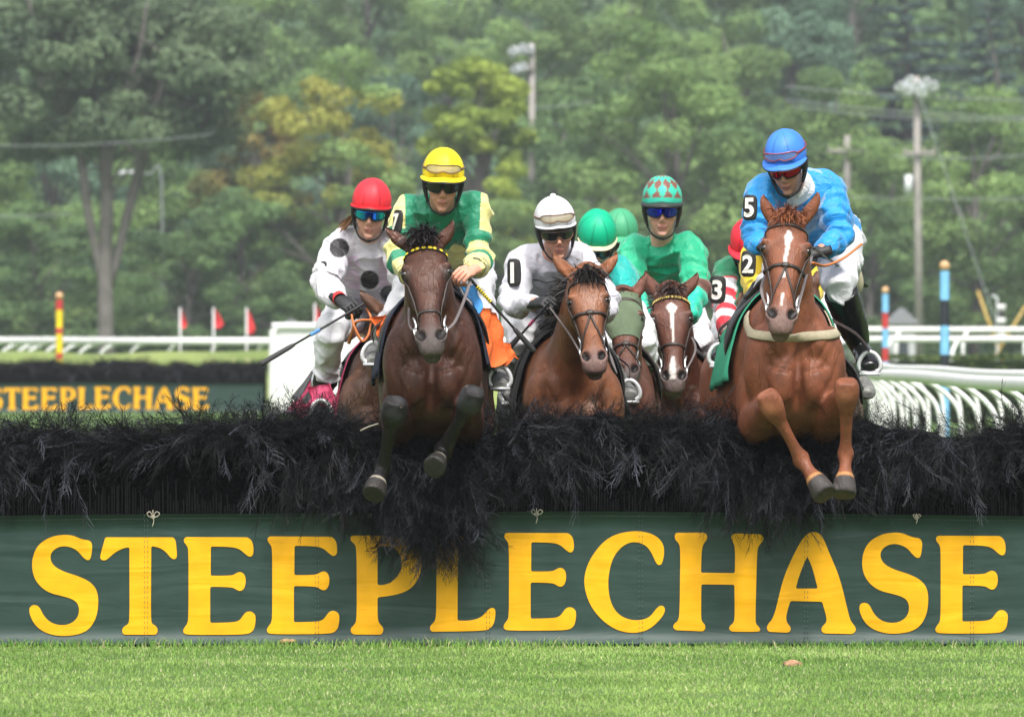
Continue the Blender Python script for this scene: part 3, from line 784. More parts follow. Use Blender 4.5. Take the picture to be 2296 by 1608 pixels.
def visor(parent, Hd, name, matr, rx, ry, cz, up, lo, arc=62, notch=.018, th=.004, na=37, nz=6, cy=0.0, framem=None):
    V = []
    for i in range(nz):
        for j in range(na):
            ph = math.radians(-arc + 2 * arc * j / (na - 1)); t = abs(ph) / math.radians(arc)
            edge = max(0.0, 1 - t ** 4) ** .5
            u = cz + up * edge; l = cz - lo * edge * (1 - .15 * t) + notch * math.exp(-(ph / .16) ** 2)
            z = l + (u - l) * i / (nz - 1); V.append(Hd(math.sin(ph) * rx, math.cos(ph) * ry + cy, z))
    V = np.array(V); c = Hd(0, 0, cz); out = V - c; out -= np.outer(out @ nrm(Hd(0, 0, 1) - Hd(0, 0, 0)), nrm(Hd(0, 0, 1) - Hd(0, 0, 0))); out /= np.linalg.norm(out, axis=1)[:, None] + 1e-9
    W = np.vstack([V, V + out * th]); n = len(V); ix = np.arange(n).reshape(nz, na)
    Fq = np.stack([ix[:-1, :-1], ix[:-1, 1:], ix[1:, 1:], ix[1:, :-1]], -1).reshape(-1, 4)
    ed = np.concatenate([ix[0], ix[1:, -1], ix[-1, ::-1][1:], ix[::-1, 0][1:]]); e2 = np.stack([ed[:-1], ed[1:], ed[1:] + n, ed[:-1] + n], -1)
    o = link(name, W, [np.vstack([Fq, Fq + n, e2])], matr, parent, True)
    if framem:
        mb = MB(); tube(mb, W[ed + n], [(.0028, .0028)] * len(ed), ref=out[na // 2], seg=6, n=1, cap=False); 
        mb.build('goggle_frame', framem, o)
    return o

def person(label, eye, head_dir, sh, el, wr, hnd, hips, kn, an, toe, silk, cap, neck_y=.05, vox=.006, boots=M_BLACKBOOT, gloves=None, cuff=None, goggles=None, spare=None,
           skin=SKIN, capfn=None, peak_col=None, bobble=False, hair=None, face=True, pads=(), group='jockeys riding over the brush fence', sl=1.0, peak_out=.05, hs=1.0, boot_r=1.0, breeches=True, boot_top=.5, tw=1.0):
    """eye=(u,v,Y); head_dir=(yaw,pitch,roll) degrees; paired points are (left,right) in the picture, each (u,v,Y)"""
    yaw, pit, rol = [math.radians(a) for a in head_dir]; eyep = P(*eye)
    fw = A(math.sin(yaw) * math.cos(pit), -math.cos(yaw) * math.cos(pit), -math.sin(pit)); up = nrm(A(0, 0, 1) - fw * fw[2]); rt = np.cross(up, fw)
    up, rt = up * math.cos(rol) + rt * math.sin(rol), rt * math.cos(rol) - up * math.sin(rol)
    eyep = eyep - fw * .085
    Hd = lambda x, y, z: eyep + rt * x * hs + fw * y * hs + up * z * hs
    MHd = np.array([rt, fw, up])
    w = lambda q: [P(*t) for t in q]
    sh, el, wr, kn, an, toe = w(sh), w(el), w(wr), w(kn), w(an), w(toe); hips = P(*hips); hnd = [P(*h) if h is not None else None for h in hnd]
    M = (sh[0] + sh[1]) / 2; sdir = nrm(sh[1] - sh[0]); spine = nrm(M - hips)
    nb = M + spine * .02 + A(0, 0, .032)
    root = empty('person', (float(hips[0]), float(hips[1]), float(min(toe[0][2], toe[1][2]) - .03)), label, 'person', group)
    # ---------------- skin: head, neck, trunk, arms, legs as one body
    mb = MB()
    e_ = lambda c, r: ell(mb, Hd(*c), np.array(r) * hs, MHd)
    e_((0, -.015, .035), (.074, .095, .088)); 
    fc = [(.045, .066, .052, .03), (0, .065, .05, .033), (-.04, .060, .05, .034), (-.075, .050, .046, .036), (-.100, .036, .034, .046), (-.118, .020, .018, .056)]
    tube(mb, [Hd(0, y, z) for z, a, b, y in fc], [(a * hs, b * hs) for z, a, b, y in fc], ref=rt, seg=20, n=4, ex=2.3)
    tube(mb, [Hd(0, .078, .012), Hd(0, .094, -.018), Hd(0, .106, -.040)], [(.009, .01), (.010, .012), (.013, .011)], ref=rt, seg=10, n=4)
    e_((.010, .094, -.044), (.009, .010, .008)); e_((-.010, .094, -.044), (.009, .010, .008))
    e_((0, .074, .020), (.048, .014, .011)); e_((0, .084, -.069), (.024, .011, .006)); e_((0, .082, -.082), (.021, .011, .007)); e_((0, .070, -.106), (.022, .020, .015))
    for s in (-1, 1): e_((s * .043, .055, -.030), (.020, .022, .020)); e_((s * .073, -.01, -.012), (.008, .018, .03))
    tube(mb, [Hd(0, -.03, -.02), Hd(0, -.02, -.09), nb * .6 + Hd(0, -.02, -.09) * .4, nb - spine * .03], [(.055, .06), (.054, .058), (.058, .06), (.08, .07)], ref=sdir, seg=18, n=4)
    T = lambda t: hips * (1 - t) + M * t
    tube(mb, [T(-.12), T(0), T(.3), T(.6), T(.85), T(1.02)], [(.11, .09), (.15, .11), (.125, .095), (.145, .105), (.15, .10), (.11, .06)], ref=sdir, seg=22, n=4)
    for i in (0, 1):
        tube(mb, [M * .4 + sh[i] * .6, sh[i], sh[i] * .5 + el[i] * .5, el[i], el[i] * .45 + wr[i] * .55, wr[i]], [.05, .052, .040, .036, .036, .025], ref=(0, 1, .2), seg=14, n=4)
        s = -1 if i == 0 else 1; hj = hips + sdir * s * .085 - spine * .03
        tube(mb, [hj, hj * .5 + kn[i] * .5, kn[i], kn[i] * .6 + an[i] * .4, an[i]], [.085, .07, .042, .042, .030], seg=14, n=4)
        tube(mb, [an[i], an[i] * .5 + toe[i] * .5, toe[i]], [.034, .035, .026], ref=(1, 0, 0), seg=12, n=3)
    fing = MB(); gl = []
    for i in (0, 1):
        s = -1 if i == 0 else 1
        if hnd[i] is None: hd = nrm(wr[i] - el[i]); 
        else: hd = nrm(hnd[i] - wr[i])
        gm = [MB(), MB()] if gloves else None
        bn = nrm(A(s * .35, -.45, .85))
        if gm: hand(gm, wr[i], hd, bn, -s * -1, curl=1.0, fr=.0105, sc=1.05, gw=1.28); gl.append(gm); hand([mb, MB()], wr[i], hd, bn, s, sc=.85)
        else: hand([mb, fing], wr[i], hd, bn, s)
    V, Fs, E = remesh(mb, min(vox, .0055), 2)
    q = V - eyep; x, y, z = (q @ rt) / hs, (q @ fw) / hs, (q @ up) / hs
    C = np.tile(np.asarray(skin, float), (len(V), 1)) * (1 + .06 * sn(V, 30, 2))[:, None]
    hdm = (np.abs(x) < .1) & (z > -.14) & (y > 0)
    C = mixc(C, (.42, .12, .10), np.where(hdm & (y > .06), 1 - ss(np.sqrt((x / .026) ** 2 + ((z + .076) / .014) ** 2), .7, 1.1), 0) * .75)
    C = mixc(C, (.12, .03, .03), np.where(hdm & (y > .06), 1 - ss(np.sqrt((x / .022) ** 2 + ((z + .076) / .0028) ** 2), .6, 1.2), 0))
    for s in (-1, 1):
        C = mixc(C, (.05, .03, .025), np.where(hdm, 1 - ss(np.sqrt(((x - s * .032) / .015) ** 2 + ((z + .0) / .007) ** 2), .6, 1.1), 0))
        C = mixc(C, (.22, .09, .07), np.where(hdm & (y > .085), 1 - ss(np.sqrt(((x - s * .009) / .004) ** 2 + ((z + .053) / .003) ** 2), .6, 1.1), 0) * .6)
        C = mixc(C, (.60, .26, .2), np.where(hdm, (1 - ss(np.sqrt(((x - s * .045) / .025) ** 2 + ((z + .045) / .025) ** 2), .3, 1.1)) * .4, 0))
    C = mixc(C, (.30, .18, .13), np.where(hdm & (z < -.06), .25, 0))
    if fing.n:
        fV, fF = fing.arrays(); nV = len(V); V = np.vstack([V, fV]); Fs = Fs + [f + nV for f in fF]; C = np.vstack([C, np.tile(np.asarray(skin) * 1.05, (len(fV), 1))])
    link('body', V, Fs, M_SKIN, root, True, C)
    for gm in gl:
        g = MB(); 
        for m_ in gm: v_, f_ = m_.arrays(); g.add(v_); [g.F[f.shape[1]].append(f + g.n - len(v_)) for f in f_]
        g.build('glove', M_GLOVE, root)
    if cuff:
        for i in (0, 1):
            g = MB(); d = nrm(wr[i] - el[i]); tube(g, [wr[i] - d * .065, wr[i] - d * .03, wr[i] + d * .01], [.037, .036, .034], ref=(0, 0, 1), seg=20, n=3, cap=False); g.build('cuff', mat('cuff', cuff, .7), root)
    # ---------------- silks
    mb = MB()
    tube(mb, [T(-.04), T(.12), T(.35), T(.6), T(.82), T(.98), nb], [(.165 * tw, .12), (.165 * tw, .13), (.16 * tw, .13), (.178 * tw, .135), (.185 * tw, .125), (.155, .085), (.075, .07)], ref=sdir, seg=26, n=4)
    for i in (0, 1):
        d = nrm(wr[i] - el[i])
        tube(mb, [M * .55 + sh[i] * .45, sh[i], sh[i] * .6 + el[i] * .4, el[i], el[i] * .5 + wr[i] * .5, wr[i] - d * .035, wr[i] - d * .02], [.075, .072 * sl, .062 * sl, .054 * sl, .050 * sl, .040, .034], ref=(0, 1, .2), seg=18, n=4)
    tube(mb, [nb - spine * .03, nb * .5 + Hd(0, -.02, -.085) * .5], [(.078, .074), (.062, .064)], ref=sdir, seg=18, n=2)
    V, Fs, E = remesh(mb, vox, 4); N = vnormals(V, Fs)
    da = [poly_t(V, [sh[i], el[i], wr[i]]) for i in (0, 1)]; dt, tt = poly_t(V, [hips, M])
    armm = np.minimum(da[0][0], da[1][0]) < .085
    q = V - M; tx, tz = q @ sdir, q @ spine
    ring = np.zeros(len(V))
    for i in (0, 1):
        fold = np.sin(da[i][1] * 44 + 3 * sn(V, 9, 31 + i, 2)); near = np.exp(-((da[i][1] - .5) / .16) ** 2) * .7 + .3
        ring = np.where(da[i][0] < .085, fold * near, ring)
    W_ = V @ np.array([sdir, np.cross(sdir, spine), spine]).T
    f1 = sn(W_ * np.array([.8, 1, 2.0]), 10, 41 + len(V) % 7, 2); f2 = sn(W_ * np.array([2.4, 1, .6]), 9, 77, 2)
    V = V + N * (.020 * (np.clip(1 - np.abs(f1) * 1.7, 0, 1) ** 2 - .25) + .007 * f2 + .009 * ring)[:, None]
    V = smooth_np(V, E, 1, .35)
    Wd = np.linalg.norm(sh[1] - sh[0]) / 2
    slv = [((da[i][0] < .10) & ((da[i][1] > .5) | (np.abs(tx) > Wd - .035)) & (da[i][0] < da[1 - i][0]) & ((dt > .10) | (da[i][1] > .4)), da[i][1]) for i in (0, 1)]
    C = silk(dict(slv=slv, W=Wd, V=V, N=N, L=da[0], R=da[1], T=(dt, tt), tx=tx, tz=tz, sh=sh, el=el, wr=wr, M=M, hips=hips, sdir=sdir, spine=spine, arm=armm))
    link('silks', V, Fs, M_SILK, root, True, np.clip(C, .003, .9))
    # ---------------- breeches, boots
    if breeches:
        mb = MB(); tube(mb, [T(.10), T(-.02), T(-.15)], [(.15, .115), (.165, .13), (.13, .11)], ref=sdir, seg=20, n=4)
        for i in (0, 1):
            s = -1 if i == 0 else 1; hj = hips + sdir * s * .085 - spine * .03
            c = kn[i] * (1 - boot_top) + an[i] * boot_top
            tube(mb, [hj, hj * .5 + kn[i] * .5, kn[i] + A(0, -.01, 0), kn[i] * .5 + c * .5, c], [.105, .095, .070, .064, .054], seg=18, n=4)
        V, Fs, E = remesh(mb, max(vox, .007), 4); N = vnormals(V, Fs); V = V + N * (.016 * (np.clip(1 - np.abs(sn(V, 11, 13, 2)) * 1.8, 0, 1) ** 2.5 - .2) + .004 * sn(V, 18, 12, 3) + .003 * np.sin(V[:, 2] * 70 + 3 * sn(V, 7, 9)))[:, None]
        link('breeches', V, Fs, M_BREECH, root)
    for i in (0, 1):
        mb = MB(); c = kn[i] * (1.08 - boot_top) + an[i] * (boot_top - .08); R = boot_r
        tube(mb, [c, kn[i] * .35 + an[i] * .65, an[i] + (kn[i] - an[i]) * .1, an[i] + A(0, 0, -.02)], [.062 * R, .054 * R, .043 * R, .04], seg=20, n=5)
        d = toe[i] - an[i]; d[2] = 0 if abs(d[2]) < .05 else d[2]
        hl = an[i] + A(0, .03, -.04)
        tube(mb, [an[i] + A(0, .02, -.01), an[i] * .6 + toe[i] * .4, toe[i] * .9 + an[i] * .1, toe[i] + A(0, -.012, 0)], [(.042, .042), (.046, .040), (.050, .034), (.032, .022)], ref=(1, 0, 0), seg=18, n=4)
        ell(mb, an[i] + A(0, .035, -.03), (.034, .036, .034))
        V, Fs, E = remesh(mb, .006, 3); N = vnormals(V, Fs)
        V = V + N * (.002 * sn(V, 40, 5, 2))[:, None]
        b = link('boot', V, Fs, boots, root)
        mb = MB(); dn = A(0, 0, -1); box(mb, toe[i] * .8 + an[i] * .2 + A(0, 0, -.028), (.034, .055, .006)); mb.build('sole', mat('rubber_sole', (.05, .05, .045), .8), b)
    # ---------------- helmet and goggles
    hc = helmet(root, Hd, cap, capfn, peak_col=peak_col, bobble=bobble, peak_out=peak_out)
    if goggles:
        gm, fm = goggles
        visor(root, Hd, 'goggles', gm, .078, .104, -.004, .024, .024, 64, .022, cy=0, framem=fm)
        mb = MB()
        for s in (-1, 1): tube(mb, [Hd(s * .071, .042, -.003), Hd(s * .088, .005, .0), Hd(s * .090, -.03, .005)], [(.003, .012)] * 3, ref=rt, seg=8, n=3)
        mb.build('goggle_strap', M_STRAP, root)
    if spare:
        gm, fm = spare
        o = visor(hc, Hd, 'spare_goggles', gm, .100, .122, .082, .020, .019, 46, .010, th=.009, cy=-.012, framem=fm)
        mb = MB(); pts = []
        for t in np.linspace(math.radians(44), math.radians(316), 30):
            el_ = .26 - .1 * (1 - math.cos(t)) / 2; pts.append(dome_pt(Hd, t, el_, .003))
        tube(mb, pts, [(.002, .006)] * 30, ref=rt, seg=6, n=1); mb.build('goggle_strap', fm, hc)
    if hair is not None:
        r = np.random.default_rng(5)
        for s in (-1, 1):
            mb = MB()
            ro = [Hd(s * .078, -.03 + r.normal() * .02, -.02) for _ in range(90)]
            strands(mb, ro, [up * -.9 + rt * s * (.35 + r.uniform() * .5) - fw * .3 for _ in range(90)], .11, .004, up * -.6 + rt * s * .5, seed=int(5 + s), col=hair)
            mb.build('hair', M_HAIR, root, col=True)
    for (c, nv, upv, txt, kw) in pads: number_pad(root, P(*c), nv, upv, txt, **kw)
    return dict(root=root, wr=wr, hnd=hnd, kn=kn, an=an, toe=toe, Hd=Hd, hips=hips)

def lens(name, c1, rough=.08, metal=.9): return mat(name, c1, rough=rough, metal=metal)
def mirror_lens(name, top, mid, low):
    """iridescent mirror coating: colour runs over the lens height and breaks up with noise"""
    if name in MATS: return MATS[name]
    m = mat(name, mid, rough=.07, metal=.85); nt = m.node_tree; b = nt.nodes['Principled BSDF']
    lw = nt.nodes.new('ShaderNodeLayerWeight'); lw.inputs['Blend'].default_value = .45
    cr = nt.nodes.new('ShaderNodeValToRGB'); e = cr.color_ramp.elements; e[0].color = (*mid, 1); e[1].color = (*low, 1); x = e.new(.35); x.color = (*top, 1)
    nt.links.new(lw.outputs['Facing'], cr.inputs[0]); nt.links.new(cr.outputs[0], b.inputs['Base Color']); return m

def whip(label, a, b, group='riding whips', band=None, r=.006):
    a, b = np.asarray(a, float), np.asarray(b, float); root = empty('riding_whip', a, label, 'whip', group); d = b - a
    mb = MB(); tube(mb, [a - d * .04, a, a + d * .25, a + d * .7], [r * 1.2, r * 1.2, r, r * .9], seg=10, n=3); mb.build('shaft', mat('whip_black', (.02, .02, .022), .35), root)
    mb = MB(); tube(mb, [a + d * .68, a + d * .75, a + d * .98, b], [(r * 1.3, r), (r * 2.0, r * 1.3), (r * 2.1, r * 1.3), (r * 1.5, r)], seg=12, n=3); mb.build('flap', mat('whip_flap', (.03, .03, .032), .6), root)
    if band:
        mb = MB()
        for t in np.linspace(band[1], band[2], band[3]): tube(mb, [a + d * (t - .008), a + d * (t + .008)], [r * 1.5, r * 1.5], seg=10, n=1)
        mb.build('grip_binding', mat('binding_' + band[0], band[4], .5), root)
    return root
# ------------------------------------------------------------------ ground, turf, hill
def grid(x0, x1, y0, y1, nx, ny, zf):
    X, Y = np.meshgrid(np.linspace(x0, x1, nx), np.linspace(0, 1, ny) ** 1.0 * (y1 - y0) + y0); Z = zf(X, Y)
    V = np.stack([X, Y, Z], -1).reshape(-1, 3); ix = np.arange(nx * ny).reshape(ny, nx)
    return V, np.stack([ix[:-1, :-1], ix[:-1, 1:], ix[1:, 1:], ix[1:, :-1]], -1).reshape(-1, 4)

def turf_mat(name, c1, c2, c3, sc):
    m = mat(name, c1, rough=.9, spec=.2); nt = m.node_tree; b = nt.nodes['Principled BSDF']; tc = nt.nodes.new('ShaderNodeTexCoord')
    n1 = nt.nodes.new('ShaderNodeTexNoise'); n1.inputs['Scale'].default_value = sc; n1.inputs['Detail'].default_value = 8
    n2 = nt.nodes.new('ShaderNodeTexNoise'); n2.inputs['Scale'].default_value = sc * 9; n2.inputs['Detail'].default_value = 4
    mp = nt.nodes.new('ShaderNodeMapping'); mp.inputs['Scale'].default_value = (1, .35, 1)
    nt.links.new(tc.outputs['Object'], mp.inputs[0]); nt.links.new(mp.outputs[0], n1.inputs['Vector']); nt.links.new(tc.outputs['Object'], n2.inputs['Vector'])
    r1 = nt.nodes.new('ShaderNodeValToRGB'); e = r1.color_ramp.elements; e[0].position = .35; e[0].color = (*c1, 1); e[1].position = .65; e[1].color = (*c2, 1)
    r2 = nt.nodes.new('ShaderNodeMapRange'); r2.inputs[1].default_value = .55; r2.inputs[2].default_value = .7
    nt.links.new(n1.outputs['Fac'], r1.inputs[0]); nt.links.new(n2.outputs['Fac'], r2.inputs[0])
    mx = nt.nodes.new('ShaderNodeMix'); mx.data_type = 'RGBA'; nt.links.new(r2.outputs[0], mx.inputs[0]); nt.links.new(r1.outputs[0], mx.inputs[6]); mx.inputs[7].default_value = (*c3, 1)
    nt.links.new(mx.outputs[2], b.inputs['Base Color']); return m

HILL0 = 505.0
def hill_z(x, y):
    t = np.clip((y - HILL0) / 240, 0, 1); return t * t * 34 + 2.0 * t * np.sin(x * .05) + np.clip((y - 745) / 500, 0, 1) * 30
V, Fq = grid(-420, 420, -60, HILL0, 30, 40, lambda x, y: x * 0)
g = link('ground', V, [Fq], turf_mat('ground_turf', (.06, .12, .028), (.10, .17, .045), (.13, .16, .07), .9), None, False); g['kind'] = 'structure'
V, Fq = grid(-420, 420, HILL0, 1300, 40, 60, hill_z)
g = link('hillside', V, [Fq], mat('hill_undergrowth', (.07, .12, .055), .95, noise=(.4, .5), bump=(.6, .8, 1.0)), None, True); g['kind'] = 'structure'
# dirt track strip beyond the turf course
def strip(name, y0, y1, m, z):
    V, Fq = grid(-60, 60, y0, y1, 2, 2, lambda x, y: x * 0 + z); g = link(name, V, [Fq], m, None, False); g['kind'] = 'structure'
strip('dirt_track', 262, 300, mat('track_dirt', (.22, .17, .12), .95, noise=(.8, .2)), .004)
strip('road', 455, 470, mat('road_asphalt', (.06, .06, .06), .85, noise=(1.5, .2)), .004)

def blades(name, n, x0, x1, y0, y1, h, wd, cols, seed, label=None):
    r = np.random.default_rng(seed); x = r.uniform(x0, x1, n); y = r.uniform(y0, y1, n)
    # tufty: keep density uneven
    pt = np.stack([x, y, 0 * x], -1); keep = r.uniform(size=n) < .55 + .45 * sn(pt * A(1, .6, 1), 4, seed, 3); x, y = x[keep], y[keep]; n = len(x); pt = pt[keep]
    a = r.uniform(0, 2 * math.pi, n); hh = h * r.uniform(.45, 1.15, n) * (1 + .35 * sn(pt, 2.5, seed + 1, 2)); ln = hh * r.uniform(.1, .9, n); b = r.uniform(0, 2 * math.pi, n)
    w = wd * r.uniform(.7, 1.3, n); dx, dy = np.cos(a) * w, np.sin(a) * w; lx, ly = np.cos(b) * ln, np.sin(b) * ln
    z = np.zeros(n)
    V = np.stack([np.stack([x - dx, y - dy, z], -1), np.stack([x + dx, y + dy, z], -1), np.stack([x + dx * .8 + lx * .35, y + dy * .8 + ly * .35, hh * .6], -1), np.stack([x - dx * .8 + lx * .35, y - dy * .8 + ly * .35, hh * .6], -1), np.stack([x + lx, y + ly, hh], -1)], 1).reshape(-1, 3)
    k = np.arange(n) * 5; Fq = np.stack([k, k + 1, k + 2, k + 3], -1); Ft = np.stack([k + 3, k + 2, k + 4], -1)
    t = np.clip(.5 + .55 * sn(pt * A(1, .45, 1), 2.6, seed + 2, 3), 0, 1)[:, None]; t2 = np.clip(.5 + .6 * sn(pt * A(1, .5, 1), 5, seed + 3, 3), 0, 1)[:, None]
    C = np.asarray(cols[0]) * (1 - t) + np.asarray(cols[1]) * t
    dry = (r.uniform(size=n) < .05 + .15 * t2[:, 0] ** 2)[:, None]; C = np.where(dry, np.asarray(cols[2]), C) * r.uniform(.82, 1.18, n)[:, None] * (.85 + .3 * t2)
    C = np.repeat(C, 5, 0)
    o = link(name, V, [Ft, Fq], mat('grass_blades', attr=True, rough=.75, spec=.25), None, False, C); return tag(o, label, None, None, 'stuff')
blades('grass', 520000, -5.2, 5.2, 39.4, 49.86, .0145, .0017, [(.12, .235, .042), (.27, .40, .105), (.40, .41, .22)], 3)
blades('longer_grass', 9000, -4.6, 4.6, 49.5, 49.79, .042, .0024, [(.10, .22, .035), (.17, .30, .06), (.38, .36, .18)], 9)
# clod of earth and dead leaf lying on the turf
def lump(name, c, r, m, label, cat, seed):
    mb = MB(); ell(mb, c, r, seg=26, rings=16); V, F_ = mb.arrays(); V = V + (V - c) * .45 * sn(V, 40, seed, 3)[:, None]; V[:, 2] = np.maximum(V[:, 2], .001)
    return tag(link(name, V, F_, m, None, True), label, cat)
lump('earth_clod', P(1778, 1495, 46.7) + A(0, 0, .012), (.038, .05, .022), mat('clod_earth', (.33, .19, .11), .95, noise=(40, .4)), 'brown clod of earth lying on the turf below the letters H and A', 'clod', 2)
lump('dead_leaf', P(647, 1443, 49.7) + A(0, 0, .01), (.035, .02, .012), mat('leaf_brown', (.30, .20, .10), .9, noise=(60, .4)), 'crumpled brown leaf at the foot of the banner below the second letter E', 'leaf', 5)

# ------------------------------------------------------------------ banner lettering (outlines drawn from the sign)
G = {}
G['S'] = ([(322,158),(370,180),(402,182),(414,200),(412,235),(405,268),(392,273),(375,262),(345,225),(300,207),(260,212),(230,235),(224,265),(240,298),(290,325),(350,342),(405,368),(435,405),(442,455),(435,520),(410,570),(370,600),(300,612),(240,608),(190,590),(155,560),(135,520),(130,490),(140,474),(160,471),(178,482),(195,520),(225,550),(265,563),(310,560),(345,535),(356,500),(350,465),(325,445),(280,432),(220,418),(175,385),(148,340),(142,280),(155,230),(180,195),(225,168),(270,158)], [])
G['T'] = ([(472,169),(778,169),(788,185),(792,230),(794,258),(782,269),(765,262),(745,235),(715,215),(678,208),(676,545),(684,558),(700,566),(709,585),(700,605),(555,605),(546,590),(552,570),(572,560),(581,545),(580,213),(550,218),(510,240),(485,265),(465,275),(448,265),(452,240)], [])
G['E'] = ([(832,168),(1110,169),(1130,185),(1137,220),(1134,250),(1118,258),(1100,245),(1075,222),(1040,212),(945,210),(944,341),(1040,341),(1057,330),(1075,323),(1092,330),(1101,350),(1101,378),(1092,403),(1075,411),(1058,403),(1042,392),(942,390),(942,552),(1050,550),(1075,540),(1092,515),(1105,502),(1125,500),(1142,512),(1147,532),(1141,575),(1130,592),(1105,605),(838,606),(823,598),(820,585),(828,570),(840,556),(845,530),(845,225),(838,206),(825,192),(823,178)], [])
G['P'] = ([(1577,161),(1760,162),(1830,180),(1875,215),(1893,270),(1885,335),(1850,395),(1790,425),(1692,438),(1692,535),(1700,555),(1716,570),(1719,590),(1708,605),(1583,604),(1571,592),(1572,575),(1588,560),(1599,540),(1598,215),(1587,197),(1571,184),(1570,170)], [[(1692,212),(1740,208),(1780,225),(1800,265),(1798,315),(1770,360),(1730,382),(1692,383)]])
G['L'] = ([(1932,162),(2070,162),(2079,178),(2067,195),(2053,212),(2050,541),(2100,543),(2150,532),(2178,505),(2195,486),(2213,484),(2222,500),(2216,550),(2200,575),(2175,588),(1935,592),(1925,580),(1930,562),(1948,546),(1955,520),(1956,212),(1943,195),(1928,180)], [])
G['C'] = ([(540,140),(600,145),(650,165),(678,200),(682,240),(673,285),(660,296),(645,287),(628,245),(605,210),(570,192),(530,190),(490,210),(450,260),(430,340),(430,410),(445,475),(480,520),(530,541),(580,541),(620,525),(645,488),(665,474),(682,480),(686,500),(670,530),(620,580),(560,600),(480,592),(410,550),(350,480),(323,400),(322,340),(345,270),(400,195),(460,155)], [])
G['H'] = ([(733,149),(862,148),(875,160),(872,182),(856,200),(849,230),(846,328),(998,330),(1000,215),(988,187),(980,167),(993,152),(1112,155),(1128,168),(1122,190),(1106,205),(1098,230),(1090,540),(1094,560),(1108,572),(1114,586),(1102,594),(983,592),(971,580),(975,567),(992,553),(998,530),(996,382),(848,380),(846,530),(851,548),(864,560),(867,577),(857,591),(733,586),(720,574),(724,558),(740,547),(750,525),(754,225),(748,198),(732,182),(727,165)], [])
G['A'] = ([(1330,150),(1350,144),(1375,150),(1395,170),(1420,235),(1470,350),(1505,500),(1517,545),(1538,568),(1543,588),(1526,603),(1398,600),(1385,587),(1390,568),(1408,553),(1411,530),(1390,458),(1247,455),(1228,520),(1230,550),(1248,570),(1249,588),(1236,597),(1150,593),(1140,577),(1147,557),(1165,540),(1182,495),(1215,350),(1270,230),(1305,170)], [[(1323,255),(1345,300),(1370,399),(1271,399),(1290,330)]])
def z1(p): return (p[0] * .50036, 1119.8 + p[1] * .50036)
def z2(p): return (1149 + p[0] * .4996, 1119.8 + p[1] * .4996)
LET = [('S', z1, 0, 0), ('T', z1, 0, 0), ('E', z1, 0, 0), ('E', z1, 187.7, -1.5), ('P', z1, 0, 0), ('L', z1, 0, 0), ('E', z1, 718.5, -9.5), ('C', z2, 0, 0), ('H', z2, 0, 0), ('A', z2, 0, 0), ('S', z1, 1861, -5), ('E', z1, 1686.4, -3)]
def fillet(poly, rad=9, n=5):
    P_ = np.array(poly, float); out = []; k = len(P_)
    for i in range(k):
        a, b, c = P_[i - 1], P_[i], P_[(i + 1) % k]; la, lc = np.linalg.norm(a - b), np.linalg.norm(c - b); ca = np.dot((b - a) / (la + 1e-9), (c - b) / (lc + 1e-9)); rr = 99 if ca > .80 else (rad if max(la, lc) > 60 else 99); d1, d2 = min(rr, la * .5), min(rr, lc * .5)
        p, q = b + (a - b) / la * d1, b + (c - b) / lc * d2
        for t in np.linspace(0, 1, n): out.append((1 - t) ** 2 * p + 2 * t * (1 - t) * b + t * t * q)
    return np.array(out)

def letters(Y, ox=0.0, oz=0.0):
    """12 letters as one sheet of appliqué vinyl, metres, x,z around the banner centre"""
    c = bpy.data.curves.new('let', 'CURVE'); c.dimensions = '2D'; c.fill_mode = 'BOTH'; c.extrude = .0005
    for g_, fn, dx, dy in LET:
        for lp in [G[g_][0]] + G[g_][1]:
            pts = fillet(lp); s = c.splines.new('POLY'); s.points.add(len(pts) - 1)
            for i, p in enumerate(pts):
                u, v = fn(p); w = P(u + dx, v + dy, 49.8); s.points[i].co = (w[0], w[2], 0, 1)
            s.use_cyclic_u = True
    o = bpy.data.objects.new('let', c); COL.objects.link(o); dg = bpy.context.evaluated_depsgraph_get(); dg.update()
    me = bpy.data.meshes.new_from_object(o.evaluated_get(dg)); bpy.data.objects.remove(o)
    V = np.array([v.co[:] for v in me.vertices]); F3 = [list(p.vertices) for p in me.polygons if len(p.vertices) == 3]; F4 = [list(p.vertices) for p in me.polygons if len(p.vertices) == 4]
    bpy.data.meshes.remove(me); return V[:, [0, 2, 1]], F3, F4
LV, LF3, LF4 = letters(49.8)

